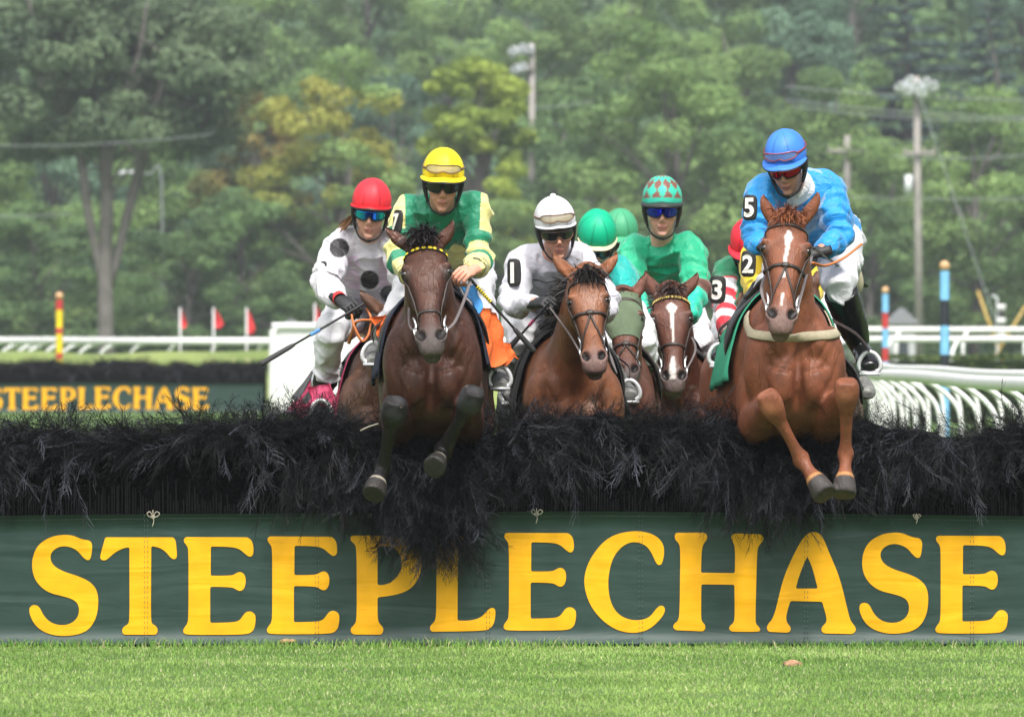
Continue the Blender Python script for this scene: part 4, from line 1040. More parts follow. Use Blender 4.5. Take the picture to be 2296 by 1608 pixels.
def vinyl(name, col, rough=.42):
    m = mat(name, col, rough=rough, spec=.28); nt = m.node_tree; b = nt.nodes['Principled BSDF']; g = nt.nodes.new('ShaderNodeNewGeometry')
    mp = nt.nodes.new('ShaderNodeMapping'); mp.inputs['Scale'].default_value = (1.2, 1, 7.5); mp.inputs['Rotation'].default_value = (0, .12, 0)
    n = nt.nodes.new('ShaderNodeTexNoise'); n.inputs['Scale'].default_value = 1.5; n.inputs['Detail'].default_value = 3; n.inputs['Roughness'].default_value = .4; n.inputs['Distortion'].default_value = .6
    bp = nt.nodes.new('ShaderNodeBump'); bp.inputs['Strength'].default_value = .4; bp.inputs['Distance'].default_value = .022
    nt.links.new(g.outputs['Position'], mp.inputs[0]); nt.links.new(mp.outputs[0], n.inputs['Vector']); nt.links.new(n.outputs['Fac'], bp.inputs['Height']); nt.links.new(bp.outputs[0], b.inputs['Normal'])
    r = nt.nodes.new('ShaderNodeMapRange'); r.inputs[1].default_value = .3; r.inputs[2].default_value = .7; r.inputs[3].default_value = .9; r.inputs[4].default_value = 1.1
    n3 = nt.nodes.new('ShaderNodeTexNoise'); n3.inputs['Scale'].default_value = 9; n3.inputs['Detail'].default_value = 6; nt.links.new(g.outputs['Position'], n3.inputs['Vector']); nt.links.new(n3.outputs['Fac'], r.inputs[0])
    mx = nt.nodes.new('ShaderNodeVectorMath'); mx.operation = 'SCALE'; mx.inputs[0].default_value = col; nt.links.new(r.outputs[0], mx.inputs['Scale']); nt.links.new(mx.outputs[0], b.inputs['Base Color'])
    return m
M_GREEN, M_YEL = vinyl('banner_green', (.028, .056, .048)), vinyl('banner_yellow', (.86, .42, .006), .5)
M_BRUSH = mat('brush_black', attr=True, rough=.5, spec=.22)
M_CORE = mat('brush_core', (.0018, .0018, .002), .9, spec=.08, bump=(60, .8, .02))
M_ROPE = mat('rope', (.42, .38, .30), .85, noise=(80, .3))

def btop(x): return 1.35 - (np.interp(x, [-4.6, -2.3, -1.55, -.9, -.3, .35, 1.0, 2.3, 4.6], [1158, 1156, 1152, 1151, 1148, 1146, 1149, 1157, 1158]) - 772) * .001992
def banner(x0, x1, Y, root_label, lab, group, dx=0, detail=True):
    root = empty('banner', ((x0 + x1) / 2 + dx, Y, 0), lab, 'banner', group)
    nx = 90; V = []
    for z in np.linspace(0, 1, 8):
        for x in np.linspace(x0, x1, nx): V.append((x + dx, Y, .012 + (btop(x) - .012) * z))
    V = np.array(V); ix = np.arange(8 * nx).reshape(8, nx); Fq = np.stack([ix[:-1, :-1], ix[:-1, 1:], ix[1:, 1:], ix[1:, :-1]], -1).reshape(-1, 4)
    W = np.vstack([V, V + A(0, .003, 0)]); n = len(V); ed = np.concatenate([ix[0], ix[1:, -1], ix[-1, ::-1][1:], ix[::-1, 0][1:]]); e2 = np.stack([ed[:-1], ed[1:], ed[1:] + n, ed[:-1] + n], -1)
    link('sheet', W, [np.vstack([Fq, Fq + n, e2])], M_GREEN, root)
    L_ = LV.copy(); L_[:, 1] += Y - .0025; L_[:, 0] += dx
    link('lettering', L_, [np.array(LF3) if LF3 else [], np.array(LF4) if LF4 else []], M_YEL, root, False)
    if detail:
        mb = MB()
        for u in (328, 711, 1095, 1437, 1808, 2180):   # double-stitched panel seams
            for d in (-4, 3):
                x = (u + d - U0) * .001992
                for k in range(26): z0 = .02 + k * .0225; box(mb, (x, Y - .0042, z0), (.0008, .0006, .0065)) if z0 < btop(x) else None
        for x in np.arange(x0, x1, .014):
            box(mb, (x, Y - .002, btop(x) - .021), (.0045, .0006, .0009))
        mb.build('stitching', mat('thread', (.07, .10, .09), .8), root)
        for u in (-600, 343, 829, 1203, 2055, 2900):
            x = (u - U0) * .001992; z = btop(x) - .012
            gm = MB(); c = A(x, Y - .006, z); pts = [c + A(math.sin(t) * .008, 0, math.cos(t) * .008) for t in np.linspace(0, 2 * math.pi, 13)]; tube(gm, pts, [.0028] * 13, ref=(0, 1, 0), seg=6, n=1, cap=False)
            gm.build('grommet', mat('grommet', (.5, .48, .4), .4, metal=.6), root)
        for u, s in ((343, 1), (1203, .9), (2055, .6), (829, .3)):
            rp = MB(); x = (u - U0) * .001992; z = btop(x) - .012; c = A(x, Y - .014, z)
            for sg, l in ((-1, .026), (1, .03)):
                tube(rp, [c, c + A(sg * l * .5, 0, .022) * s, c + A(sg * l, -.003, .014) * s, c + A(sg * l * .6, 0, -.0) * s, c], [.0022] * 5, ref=(0, 1, 0), seg=6, n=4)
            tube(rp, [c, c + A(.004, -.004, -.02) * s, c + A(-.003, -.003, -.045) * s], [.0022] * 3, ref=(0, 1, 0), seg=6, n=4); tube(rp, [c + A(0, .01, .03) * s, c], [.002, .002], seg=6, n=1, ref=(0, 1, 0))
            rp.build('rope_tie', M_ROPE, root)
    return root

def sprig_template(r, L=.27, rad=.0020):
    """one feathery brush frond along +Z: curved stem, paired side twigs, forked tips"""
    segs = []; pl = nrm(A(r.normal(), r.normal(), 0)); q, d = np.zeros(3), nrm(A(r.normal() * .1, r.normal() * .1, 1)); n = 11; cv = r.normal(size=3) * .06
    for i in range(n):
        d = nrm(d + cv + r.normal(size=3) * .05); e = q + d * L / n; segs.append((q, e, rad * (1 - .5 * i / n))); q = e
        if i < 2: continue
        for sg in (-1, 1):
            if r.uniform() < .12: continue
            l = L * (.30 - .17 * abs(i / n - .45)) * r.uniform(.7, 1.15); ang = r.uniform(.45, .8); sd = nrm(pl * sg + r.normal(size=3) * .35); t = nrm(d * math.cos(ang) + sd * math.sin(ang)); m = q + t * l * .55; t2 = nrm(t * .8 + d * .35 + r.normal(size=3) * .12); segs.append((q, m, rad * .62)); segs.append((m, m + t2 * l * .45, rad * .5))
            if r.uniform() < .5: segs.append((m, m + nrm(t + sd * .7 + r.normal(size=3) * .2) * l * .33, rad * .45))
    V, F = [], []
    for a, b, rr in segs:
        d = nrm(b - a); s = nrm(np.cross(d, A(.3, .5, .8))); o = np.cross(d, s); k = len(V)
        for p, q in ((a, rr), (b, rr * .75)):
            for t in (0, 2.094, 4.189): V.append(p + (s * math.cos(t) + o * math.sin(t)) * q)
        F += [(k, k + 1, k + 4, k + 3), (k + 1, k + 2, k + 5, k + 4), (k + 2, k, k + 3, k + 5)]
    return np.array(V), np.array(F)
_r = np.random.default_rng(21)
SPRIGS = [sprig_template(_r) for _ in range(14)]

def sprigs(mb, pos, dirs, scale, seed, base=(.0030, .0032, .0042), bright=.25, hi=(4, 14)):
    r = np.random.default_rng(seed); n = len(pos); kind = r.integers(0, len(SPRIGS), n)
    D = dirs / np.linalg.norm(dirs, axis=1)[:, None]; X = np.cross(D, r.normal(size=(n, 3))); X /= np.linalg.norm(X, axis=1)[:, None]; Yv = np.cross(D, X)
    for k in range(len(SPRIGS)):
        m = np.where(kind == k)[0]; V0_, F0_ = SPRIGS[k]
        if not len(m): continue
        s = scale[m][:, None, None]
        # droop: bend toward -z with length
        W = (X[m][:, None] * V0_[None, :, :1] + Yv[m][:, None] * V0_[None, :, 1:2] + D[m][:, None] * V0_[None, :, 2:3]) * s
        W = W + A(0, 0, -1)[None, None] * (V0_[None, :, 2:3] * s) ** 2 * 1.1 + pos[m][:, None]
        F = (F0_[None] + (np.arange(len(m)) * len(V0_))[:, None, None]).reshape(-1, 4)
        sh = np.where(r.uniform(size=len(m)) < bright, r.uniform(hi[0], hi[1], len(m)), r.uniform(.5, 1.5, len(m)))  # a random share of sprigs coloured paler to stand in for highlights
        C = np.repeat(np.asarray(base)[None] * sh[:, None], len(V0_), 0)
        mb.add(W.reshape(-1, 3), F, None, C)

# brush height profile: dips where the leaping horses push it down
def brush_top(x):
    u = x / .001992 + U0
    t = np.interp(u, [-1500, 0, 60, 200, 260, 330, 460, 600, 700, 780, 1000, 1100, 1150, 1300, 1400, 1480, 1560, 1620, 1680, 1850, 1930, 2060, 2130, 2250, 2296, 3600],
                  [955, 955, 950, 962, 950, 965, 935, 935, 920, 950, 975, 970, 935, 925, 920, 935, 935, 930, 965, 990, 935, 955, 975, 955, 948, 955])
    return CAMZ + .018 - (t - V0) * .00201 + .012 * np.sin(x * 21) + .01 * np.sin(x * 47 + 1)

def brush_fence(label, X0, X1, Y, group, dx=0, dens=1.0, hang=True):
    root = empty('brush_fence', (dx + (X0 + X1) / 2, Y + .3, 0), label, 'fence', group)
    # packed brush core with rounded, sagging top
    nx = int((X1 - X0) * 16) + 2; xs = np.linspace(X0, X1, nx); V = []; 
    prof = [(.0, .02), (.0, .55), (-.015, .70), (-.03, .82), (-.01, .92), (.06, .985), (.2, 1.0), (.4, 1.0), (.58, .97), (.66, .88), (.66, .02)]
    for x in xs:
        h = float(brush_top(x)) - .038
        for py, pz in prof: V.append((x + dx, Y + .05 + py, h * pz))
    V = np.array(V); m = len(prof); V[:, 1] += .012 * sn(V, 15, 4, 2); ix = np.arange(nx * m).reshape(nx, m)
    Fq = np.stack([ix[:-1, :-1], ix[1:, :-1], ix[1:, 1:], ix[:-1, 1:]], -1).reshape(-1, 4)
    mb = MB(); mb.add(V, Fq)
    for e in (0, nx - 1):
        c = V[ix[e]].mean(0); k = mb.n; mb.add(np.vstack([V[ix[e]], c]), None, [(i, (i + 1) % m, m) for i in range(m)])
    mb.build('brush_core', M_CORE, root)
    mb = MB(); r = np.random.default_rng(5)   # stiff upright bristles of the face
    for x in np.arange(X0, X1, .012 / dens): box(mb, (x + dx + r.normal() * .002, Y + .038 + r.normal() * .004, .60 + r.normal() * .01), (.0028, .0035, .17), col=A(.0025, .0025, .003) * r.uniform(.4, 2.4))
    mb.build('bristle_face', M_BRUSH, root, False, col=True)
    mb = MB(); r = np.random.default_rng(int(abs(dx)) + 31); Lx = X1 - X0
    def scat(n): return r.uniform(X0, X1, n)
    # crest: sprigs standing up
    n = int(560 * Lx * dens); x = scat(n); h = brush_top(x); t = r.uniform(0, 1, n); clump = sn(np.stack([x, x * 0, x * 0], -1), 6, 8, 3)
    keep = r.uniform(size=n) < .72 + .4 * clump; x, h, t, n = x[keep], h[keep], t[keep], keep.sum()
    pos = np.stack([x + dx, Y + .05 + .62 * t, h - .13 + .02 * r.normal(size=n)], -1)
    di = np.stack([r.normal(0, .42, n), r.normal(0, .4, n) - .25 * (t < .25), r.uniform(.45, 1.1, n)], -1)
    sprigs(mb, pos, di, r.uniform(.45, .95, n) * (1 + .25 * clump[keep]), 3, bright=.10)
    # shoulder: sprigs combed over, lying sideways and forward
    n = int(430 * Lx * dens); x = scat(n); h = brush_top(x); t = r.uniform(0, 1, n)
    pos = np.stack([x + dx, Y + .02 + .10 * t - .03 * r.uniform(size=n), h - .015 - .085 * (1 - t) - .02], -1)
    flow = 1.4 * sn(np.stack([x, x * 0, x * 0], -1), 2.2, 77, 2); di = np.stack([flow + r.normal(0, .45, n), -r.uniform(.15, .8, n), r.normal(-.02, .16, n)], -1)
    sprigs(mb, pos, di, r.uniform(.5, 1.0, n), 4, bright=.10, hi=(6, 26))
    # fringe: drooping tufts hanging over the face
    nt_ = int(4.5 * Lx); tx = scat(nt_); P_, D_, S_ = [], [], []
    for c in tx:
        k = int(r.integers(5, 15) * dens); hh = float(brush_top(c)); z0 = hh - r.uniform(.07, .17); sw = r.normal(0, .5)
        for _ in range(k):
            P_.append((c + dx + r.normal(0, .035), Y + .0 - r.uniform(0, .05), z0 + r.normal(0, .03))); D_.append((sw + r.normal(0, .35), -r.uniform(.1, .5), -r.uniform(.2, 1.1))); S_.append(r.uniform(.45, .95))
    sprigs(mb, np.array(P_), np.array(D_), np.array(S_), 6, bright=.6, hi=(8, 34))
    # big swags dragged down by the horses in front
    if hang:
        for (u0, u1, v0, v1, k, wv) in [(700, 1080, 1010, 1110, 300, 60), (840, 1070, 1080, 1165, 260, 42), (930, 1045, 1140, 1215, 120, 30), (1590, 1880, 1030, 1085, 230, 55), (1650, 1820, 1075, 1125, 90, 40), (1900, 2150, 990, 1040, 80, 60), (1100, 1300, 985, 1050, 80, 60), (1480, 1600, 985, 1040, 50, 60), (620, 800, 1000, 1090, 70, 50), (2050, 2250, 960, 1020, 60, 60)]:
            u = r.uniform(u0, u1, k); cu = (u0 + u1) / 2; vv = r.uniform(v0, v1, k) - 25 * ((u - cu) / (u1 - u0) * 2) ** 2 * (1 if v0 > 1000 else 0)
            pos = np.stack([(u - U0) * .00199, Y - .05 - .05 * r.uniform(size=k), CAMZ - (vv - V0) * .00199], -1)
            di = np.stack([r.normal(0, .45, k) + (u - cu) / (u1 - u0) * .4, -r.uniform(.05, .5, k), -r.uniform(.25, 1.0, k)], -1)
            sprigs(mb, pos, di, r.uniform(.4, .85, k), int(u0), bright=.3, hi=(5, 18))
    mb.build('brush_twigs', M_BRUSH, root, False, col=True)
    return root

fence = brush_fence('near black brush fence the two leading horses are clearing', -3.4, 3.4, 49.82, 'black brush fences')
ban = banner(-3.3, 3.3, 49.80, '', 'near dark green banner with big yellow STEEPLECHASE lettering along the grass', 'green steeplechase banners')
st = MB(); a_ = P(808, 966, 49.75); b_ = P(848, 950, 49.7); tube(st, [a_, (a_ + b_) / 2 + A(0, 0, .003), b_], [.004, .0035, .003], seg=8); tag(rebase(st.build('stick', mat('pale_stick', (.50, .47, .38), .8)), a_), 'short pale stick lying on the brush left of the dark bay horse', 'stick')

# far fence: same make, 170 m further on
YB = 220.0; sb = 1.0
def far_shift():  # its letters end at u=468 there
    return (468 - U0) * YB / F_PX - (2262 - U0) * .001992
DXB = far_shift()
bf = brush_fence('distant brush fence at the far left', -4.2, 3.35, YB + .02, 'black brush fences', dx=DXB, dens=.55, hang=False)
bb = banner(-4.0, 3.3, YB, '', 'distant green banner with small yellow STEEPLECHASE lettering beside the white wing', 'green steeplechase banners', dx=DXB, detail=False)

# ------------------------------------------------------------------ rails, wings, posts
M_WHITE = mat('white_rail', (.78, .79, .78), .35, noise=(3, .05))
M_WHITE2 = mat('white_wing_sheet', (.74, .75, .75), .6, noise=(5, .06))
def wing(u0, u1, v0, Y, label):
    x0, x1 = (u0 - U0) * Y / F_PX, (u1 - U0) * Y / F_PX; h = CAMZ - (v0 - V0) * Y / F_PX
    root = empty('fence_wing', ((x0 + x1) / 2, Y, 0), label, 'fence wing')
    mb = MB(); r = .07; pts = [(x0 + .1, Y, .0), (x0 + .1, Y, h - .35), (x0 + .12, Y, h - .17), (x0 + .2, Y, h - .08), (x0 + .36, Y, h - .07), (x1, Y, h - .07)]
    tube(mb, pts, [r] * 6, ref=(0, 1, 0), seg=14, n=5); mb.build('frame', M_WHITE, root)
    mb = MB(); 
    for x in np.arange(x0 + .16, x1, .085): box(mb, (x, Y + .02, (h - .1) / 2 + .01), (.040, .012, (h - .12) / 2))
    mb.build('slats', M_WHITE2, root, False)
wing(600, 1010, 724, 214.0, 'tall white slatted wing panel beside the distant brush fence')

def rail_line(name, pts, zr, r, post_sp, label, group, goose=.35, side=1, post_r=.03, post=True, gap=None, cat='rail', zb=0.0):
    """plastic running rail on goose-neck posts"""
    pts = np.array(pts, float); root = empty(name, (pts[0][0], pts[0][1], 0), label, cat, group)
    C = catmull(pts, 12); L = np.concatenate([[0], np.cumsum(np.linalg.norm(np.diff(C, axis=0), axis=1))])
    mb = MB(); Q = np.column_stack([C, np.full(len(C), zr)]); Q[:, 2] += .006 * np.sin(L * .31)
    tube(mb, Q, [(r, r * .85)] * len(Q), ref=(0, 0, 1), seg=12, n=1); mb.build('top_rail', M_WHITE, root)
    if post:
        for d in np.arange(.6, L[-1], post_sp):
            i = min(np.searchsorted(L, d), len(C) - 1); c = C[i]; t = nrm(C[min(i + 1, len(C) - 1)] - C[i - 1]) if i > 0 else A(0, 1); nx_, ny_ = side * -t[1], side * t[0]
            m = MB(); o = lambda k, z: (c[0] + nx_ * k * goose, c[1] + ny_ * k * goose, z)
            tube(m, [o(0, zr - r * .6), o(.3, zr - .075), o(.62, zr - .15), o(.86, zr - .24), o(.97, zr - .36), o(1, zr - .52), o(1, zb)], [post_r] * 7, seg=10, n=5); m.build('post', M_WHITE, root)
    return root
Y2X = lambda u, Y: (u - U0) * Y / F_PX
# near rails at the right: two lines running away from the fence
rail_line('running_rail', [(Y2X(2420, 66), 66), (Y2X(2296, 74), 74), (Y2X(2150, 84), 84), (Y2X(2010, 96), 96), (Y2X(1930, 108), 108), (Y2X(1890, 125), 125)], 1.08, .050, 3.3, 'nearer white goose-neck running rail curving away behind the chestnut horse', 'white running rails on goose-neck posts', goose=.30, side=-1, post_r=.021)
rail_line('running_rail', [(Y2X(2460, 84), 84), (Y2X(2296, 92), 92), (Y2X(2150, 104), 104), (Y2X(2010, 120), 120), (Y2X(1940, 140), 140)], 1.09, .045, 4.2, 'second white running rail just beyond the nearer goose-neck rail', 'white running rails on goose-neck posts', goose=.30, side=-1, post_r=.021)
# far rails
rail_line('running_rail', [(Y2X(-200, 246), 246), (Y2X(0, 248), 248), (Y2X(150, 252), 252), (Y2X(330, 256), 256), (Y2X(700, 258), 258), (Y2X(1200, 258), 258)], 1.42, .085, 1.05, 'far white running rail across the left behind the distant fence', 'white running rails on goose-neck posts', goose=.55, side=1, post_r=.045)
rail_line('running_rail', [(Y2X(1000, 262), 262), (Y2X(1900, 262), 262), (Y2X(2500, 260), 260)], 1.69, .065, 1.62, 'upper far white rail across the right above the clipped hedge', 'white running rails on goose-neck posts', goose=.4, side=-1, post_r=.04)
rail_line('running_rail', [(Y2X(1900, 215), 215), (Y2X(2500, 212), 212)], 1.44, .06, 1.75, 'lower far white rail across the right just above the clipped hedge', 'white running rails on goose-neck posts', goose=.25, side=-1, post_r=.04)

def clump_mesh(n, shape, seed, leaf=.3, cols=((.05, .09, .03), (.09, .14, .04))):
    """many small leaf faces through a volume; shape(r,n)->points, weights"""
    r = np.random.default_rng(seed); out = shape(r, n); c, shade = out[:2]; n = len(c)
    a = r.normal(size=(n, 3)); a[:, 2] *= .6; N_ = r.normal(size=(n, 3))
    if len(out) > 2:
        N_ = out[2] + .45 * N_; N_ /= np.linalg.norm(N_, axis=1)[:, None]; a -= N_ * (a * N_).sum(1)[:, None]
    a /= np.linalg.norm(a, axis=1)[:, None]; b = np.cross(a, N_); b /= np.linalg.norm(b, axis=1)[:, None]
    s = leaf * r.uniform(.5, 1.2, n)[:, None]
    V = np.stack([c - a * s * .5, c + b * s * .42, c + a * s * .5, c - b * s * .42], 1).reshape(-1, 3)
    F = np.arange(n * 4).reshape(n, 4)
    C = np.asarray(cols[0]) * (1 - shade[:, None]) + np.asarray(cols[1]) * shade[:, None]; C = C * r.uniform(.75, 1.3, n)[:, None]
    return V, F, np.repeat(C, 4, 0)
M_LEAF = mat('leaves', attr=True, rough=.6, spec=.25)
_nt = M_LEAF.node_tree; _b = _nt.nodes['Principled BSDF']
_tr = _nt.nodes.new('ShaderNodeBsdfTranslucent'); _mx = _nt.nodes.new('ShaderNodeMixShader'); _mx.inputs[0].default_value = .35
_at = [n for n in _nt.nodes if n.type == 'ATTRIBUTE'][0]; _nt.links.new(_at.outputs['Color'], _tr.inputs['Color'])
_nt.links.new(_b.outputs[0], _mx.inputs[1]); _nt.links.new(_tr.outputs[0], _mx.inputs[2]); _nt.links.new(_mx.outputs[0], _nt.nodes['Material Output'].inputs['Surface'])
M_BARK = mat('bark', (.13, .12, .11), .9, noise=(1.2, .35), bump=(2, .6, .1))

def hedge(u0, u1, Y, ztop, depth, label, cols, seed, leaf=.10, group='clipped hedges behind the turf course'):
    x0, x1 = Y2X(u0, Y), Y2X(u1, Y)
    def shp(r, n):
        p = np.stack([r.uniform(x0, x1, n), Y + depth * r.uniform(-.5, .5, n), r.uniform(0, 1, n)], -1); f = r.integers(0, 3, n)
        p[:, 2] = np.where(f == 0, 1 - .05 * r.uniform(size=n), p[:, 2]); p[:, 1] = np.where(f > 0, Y - depth / 2 + .12 * r.uniform(size=n), p[:, 1])
        p[:, 2] *= ztop * (1 + .05 * sn(p, 1.5, seed)); return p, np.clip(.5 + .5 * sn(p, 2, seed + 1, 3), 0, 1)
    n = int((x1 - x0) * (ztop + depth) * 260); V, F, C = clump_mesh(n, shp, seed, leaf, cols)
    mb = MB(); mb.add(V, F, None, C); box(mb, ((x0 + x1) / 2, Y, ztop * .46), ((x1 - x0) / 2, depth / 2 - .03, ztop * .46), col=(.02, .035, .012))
    V, Fs = mb.arrays(); o = link('hedge', V, Fs, M_LEAF, None, False, np.concatenate(mb.C)); tag(o, label, 'hedge', group); return rebase(o, ((x0 + x1) / 2, Y, 0))
HC = ((.05, .085, .025), (.12, .17, .05)); HC2 = ((.17, .23, .07), (.34, .42, .14))
def bank(name, u0, u1, Y, zt, d):
    x0, x1 = Y2X(u0, Y), Y2X(u1, Y); nx, nv = 120, 14; V = []
    for i in range(nv):
        t = i / (nv - 1); y = Y - d / 2 + d * t
        for j in range(nx): x = x0 + (x1 - x0) * j / (nx - 1); V.append((x, y, (zt + .03 * math.sin(x * .9) + .02 * math.sin(x * 2.3)) * math.sin(math.pi * min(max(t * 1.0, 0), 1)) ** .35 - .01))
    ix = np.arange(nx * nv).reshape(nv, nx); g = link(name, np.array(V), [np.stack([ix[:-1, :-1], ix[:-1, 1:], ix[1:, 1:], ix[1:, :-1]], -1).reshape(-1, 4)], turf_mat('bank_turf', (.14, .20, .055), (.23, .29, .09), (.26, .27, .12), .7), None, True); g['kind'] = 'structure'
bank('grass_bank', -400, 1720, 240, 1.20, 6)
hedge(1560, 2420, 206, 1.13, 1.2, 'long clipped hedge under the lower far rail at the right', HC, 12)
hedge(1900, 2120, 192, .97, 1.0, 'lower bright clipped hedge block left of the utility pole base', ((.07, .12, .03), (.16, .23, .06)), 13)
hedge(2135, 2210, 190, .92, .8, 'small rounded hedge block right of the black and blue pole', HC, 14)

def striped_pole(u, v0, Y, r, bands, label, base_extra=0):
    x = Y2X(u, Y); ztop = CAMZ - (v0 - V0) * Y / F_PX; rb = r * 1.12
    root = empty('striped_pole', (x, Y, 0), label, 'marker pole', 'striped marker poles with wooden ball tops')
    z = ztop - rb * 2
    zs = [z]; 
    for c, l in bands: zs.append(zs[-1] - l)
    for i, (c, l) in enumerate(bands):
        mb = MB(); b = max(zs[i + 1], 0) if i < len(bands) - 1 else 0.0
        rr = r * (1.0 if i % 2 == 0 else .94); tube(mb, [(x, Y, zs[i]), (x, Y, b)], [rr, rr], seg=24, n=1); mb.build('band', mat('pole_paint_' + c, {'red': (.50, .035, .035), 'yellow': (.80, .60, .01), 'sky': (.20, .50, .80), 'black': (.015, .02, .03)}[c], .6, noise=(9, .12)), root, False)
    mb = MB(); ell(mb, (x, Y, ztop - rb), (rb, rb, rb)); mb.build('ball', mat('turned_wood', (.58, .36, .18), .5, noise=(8, .2)), root)
striped_pole(133, 655, 226, .072, [('red', .20), ('yellow', .37), ('red', .11), ('yellow', .40), ('red', .11), ('yellow', 1.4)], 'red and yellow striped pole with ball top at the far left')
striped_pole(1985, 643, 200, .060, [('sky', .33), ('red', .29), ('sky', .34), ('red', .25), ('sky', .9)], 'slim light blue and red striped pole with ball top')
striped_pole(2118, 585, 143, .060, [('sky', .37), ('black', .33), ('sky', .37), ('black', .40), ('sky', 1.0)], 'thicker light blue and black striped pole with ball top')

def flag(u, v0, Y, w, h, label, ph):
    x = Y2X(u, Y); zt = CAMZ - (v0 - V0) * Y / F_PX; s = Y / F_PX
    root = empty('flag', (x, Y, 0), label, 'flag', 'red pennants on short poles')
    mb = MB(); tube(mb, [(x, Y, 0), (x, Y, zt)], [.028, .024], seg=10, n=1); mb.build('flagpole', mat('flagpole_grey', (.55, .56, .56), .5), root)
    V = []
    for j in range(9):
        t = j / 8
        for i in range(9):
            q = i / 8; V.append((x + .02 + q * w * s * (t * 1.0) ** .8 * (1 if t < .8 else (1 - t) * 3.5 + .3), Y + .05 * math.sin(q * 5 + ph), zt - .02 - t * h * s - q * .10 * t))
    V = np.array(V); ix = np.arange(81).reshape(9, 9); F = np.stack([ix[:-1, :-1], ix[:-1, 1:], ix[1:, 1:], ix[1:, :-1]], -1).reshape(-1, 4); n = 81
    ed = np.concatenate([ix[0], ix[1:, -1], ix[-1, ::-1][1:], ix[::-1, 0][1:]]); e2 = np.stack([ed[:-1], ed[1:], ed[1:] + n, ed[:-1] + n], -1)
    link('pennant', np.vstack([V, V + A(0, .008, 0)]), [np.vstack([F, F + n, e2])], mat('flag_red', (.72, .04, .05), .7), root)
flag(404, 690, 250, 17, 36, 'leftmost and smallest of the red pennants beyond the far rail', 0)
flag(479, 690, 246, 26, 36, 'second red pennant from the left beyond the far rail', 1)
flag(553, 690, 242, 22, 50, 'red pennant nearest the white wing panel', 2)
flag(706, 680, 246, 20, 48, 'red pennant half hidden behind the shoulder of the rider in the red cap', .5)

# ------------------------------------------------------------------ utility poles, lights, wires
M_POLE = mat('weathered_pole', (.30, .28, .26), .85, noise=(2, .2)); M_LAMP = mat('lamp_housing', (.62, .65, .68), .35, noise=(2, .15)); M_WIRE = mat('wire', (.22, .25, .25), .7)
def upole(u, v0, Y, r, label, arms=(), lamps=(), boxes=(), vbase=None, lean=0, group='utility poles among the trees'):
    x = Y2X(u, Y); s = Y / F_PX; zt = CAMZ - (v0 - V0) * s; zb = 0 if Y < HILL0 else float(hill_z(np.array(x), np.array(Y)))
    root = empty('utility_pole', (x, Y, zb), label, 'utility pole', group)
    mb = MB(); tube(mb, [(x + lean, Y, zb), (x, Y, zt)], [r * 1.15, r * .8], seg=14, n=1); mb.build('pole', M_POLE, root)
    for (v, du0, du1) in arms:
        mb = MB(); z = CAMZ - (v - V0) * s; box(mb, (x + (du0 + du1) / 2 * s, Y - r - .06, z), ((du1 - du0) / 2 * s, .055, .075))
        for q in np.linspace(.06, .94, 4): tube(mb, [(x + (du0 + (du1 - du0) * q) * s, Y - r - .06, z + .07), (x + (du0 + (du1 - du0) * q) * s, Y - r - .06, z + .22)], [.05, .035], seg=8, n=1)
        mb.build('crossarm', M_POLE, root)
    for (u_, v) in lamps:
        c = P(u_, v, Y - .3); mb = MB()
        tube(mb, [c + A(0, .25, .02), c, c + A(-.05, -.25, -.12), c + A(-.06, -.3, -.14)], [.08, .15, .22, .23], seg=16, n=2); ell(mb, c + A(0, .2, .05), (.10, .12, .10)); mb.build('floodlight', M_LAMP, root)
    for (u_, v, w, h) in boxes:
        c = P(u_, v, Y - .3); mb = MB(); tube(mb, [c - A(0, 0, h * s / 2), c + A(0, 0, h * s / 2)], [w * s / 2] * 2, seg=16, n=1); box(mb, c + A(0, .25, 0), (.08, .2, .15)); mb.build('transformer', M_LAMP, root)
    return root
upole(2055, 172, 440, .155, 'tall grey utility pole with a crown of lamps at the right', arms=[(345, -30, 42)], lamps=[(2020, 192), (2042, 178), (2058, 190), (2078, 182), (2094, 190), (2036, 200), (2068, 204)], boxes=[(2037, 415, 17, 44)], lean=.12)
upole(1900, 305, 499, .17, 'short utility pole with one crossarm behind the blue rider', arms=[(340, -48, 40)])
upole(1193, 98, 500, .15, 'wooden pole with two pairs of floodlights above the white helmet rider', lamps=[(1152, 112), (1172, 106), (1188, 108), (1158, 152), (1174, 148)], arms=[(116, -45, 5), (156, -40, 5)])
root = empty('street_lamp', P(560, 740, 480) * A(1, 1, 0), 'curved street lamp head among the trees at the left', 'street lamp')
mb = MB(); b0 = P(362, 408, 480); tube(mb, [A(b0[0], 480, 0), b0, P(335, 392, 480), P(296, 386, 480)], [.05, .045, .04, .04], ref=(0, 1, 0), seg=10, n=5); mb.build('lamp_arm', M_WIRE, root)
mb = MB(); tube(mb, [P(300, 387, 479.8), P(282, 387, 479.8), P(264, 390, 479.8)], [(.10, .06), (.16, .09), (.06, .04)], ref=(0, 1, 0), seg=14, n=4); mb.build('lamp_head', M_LAMP, root)

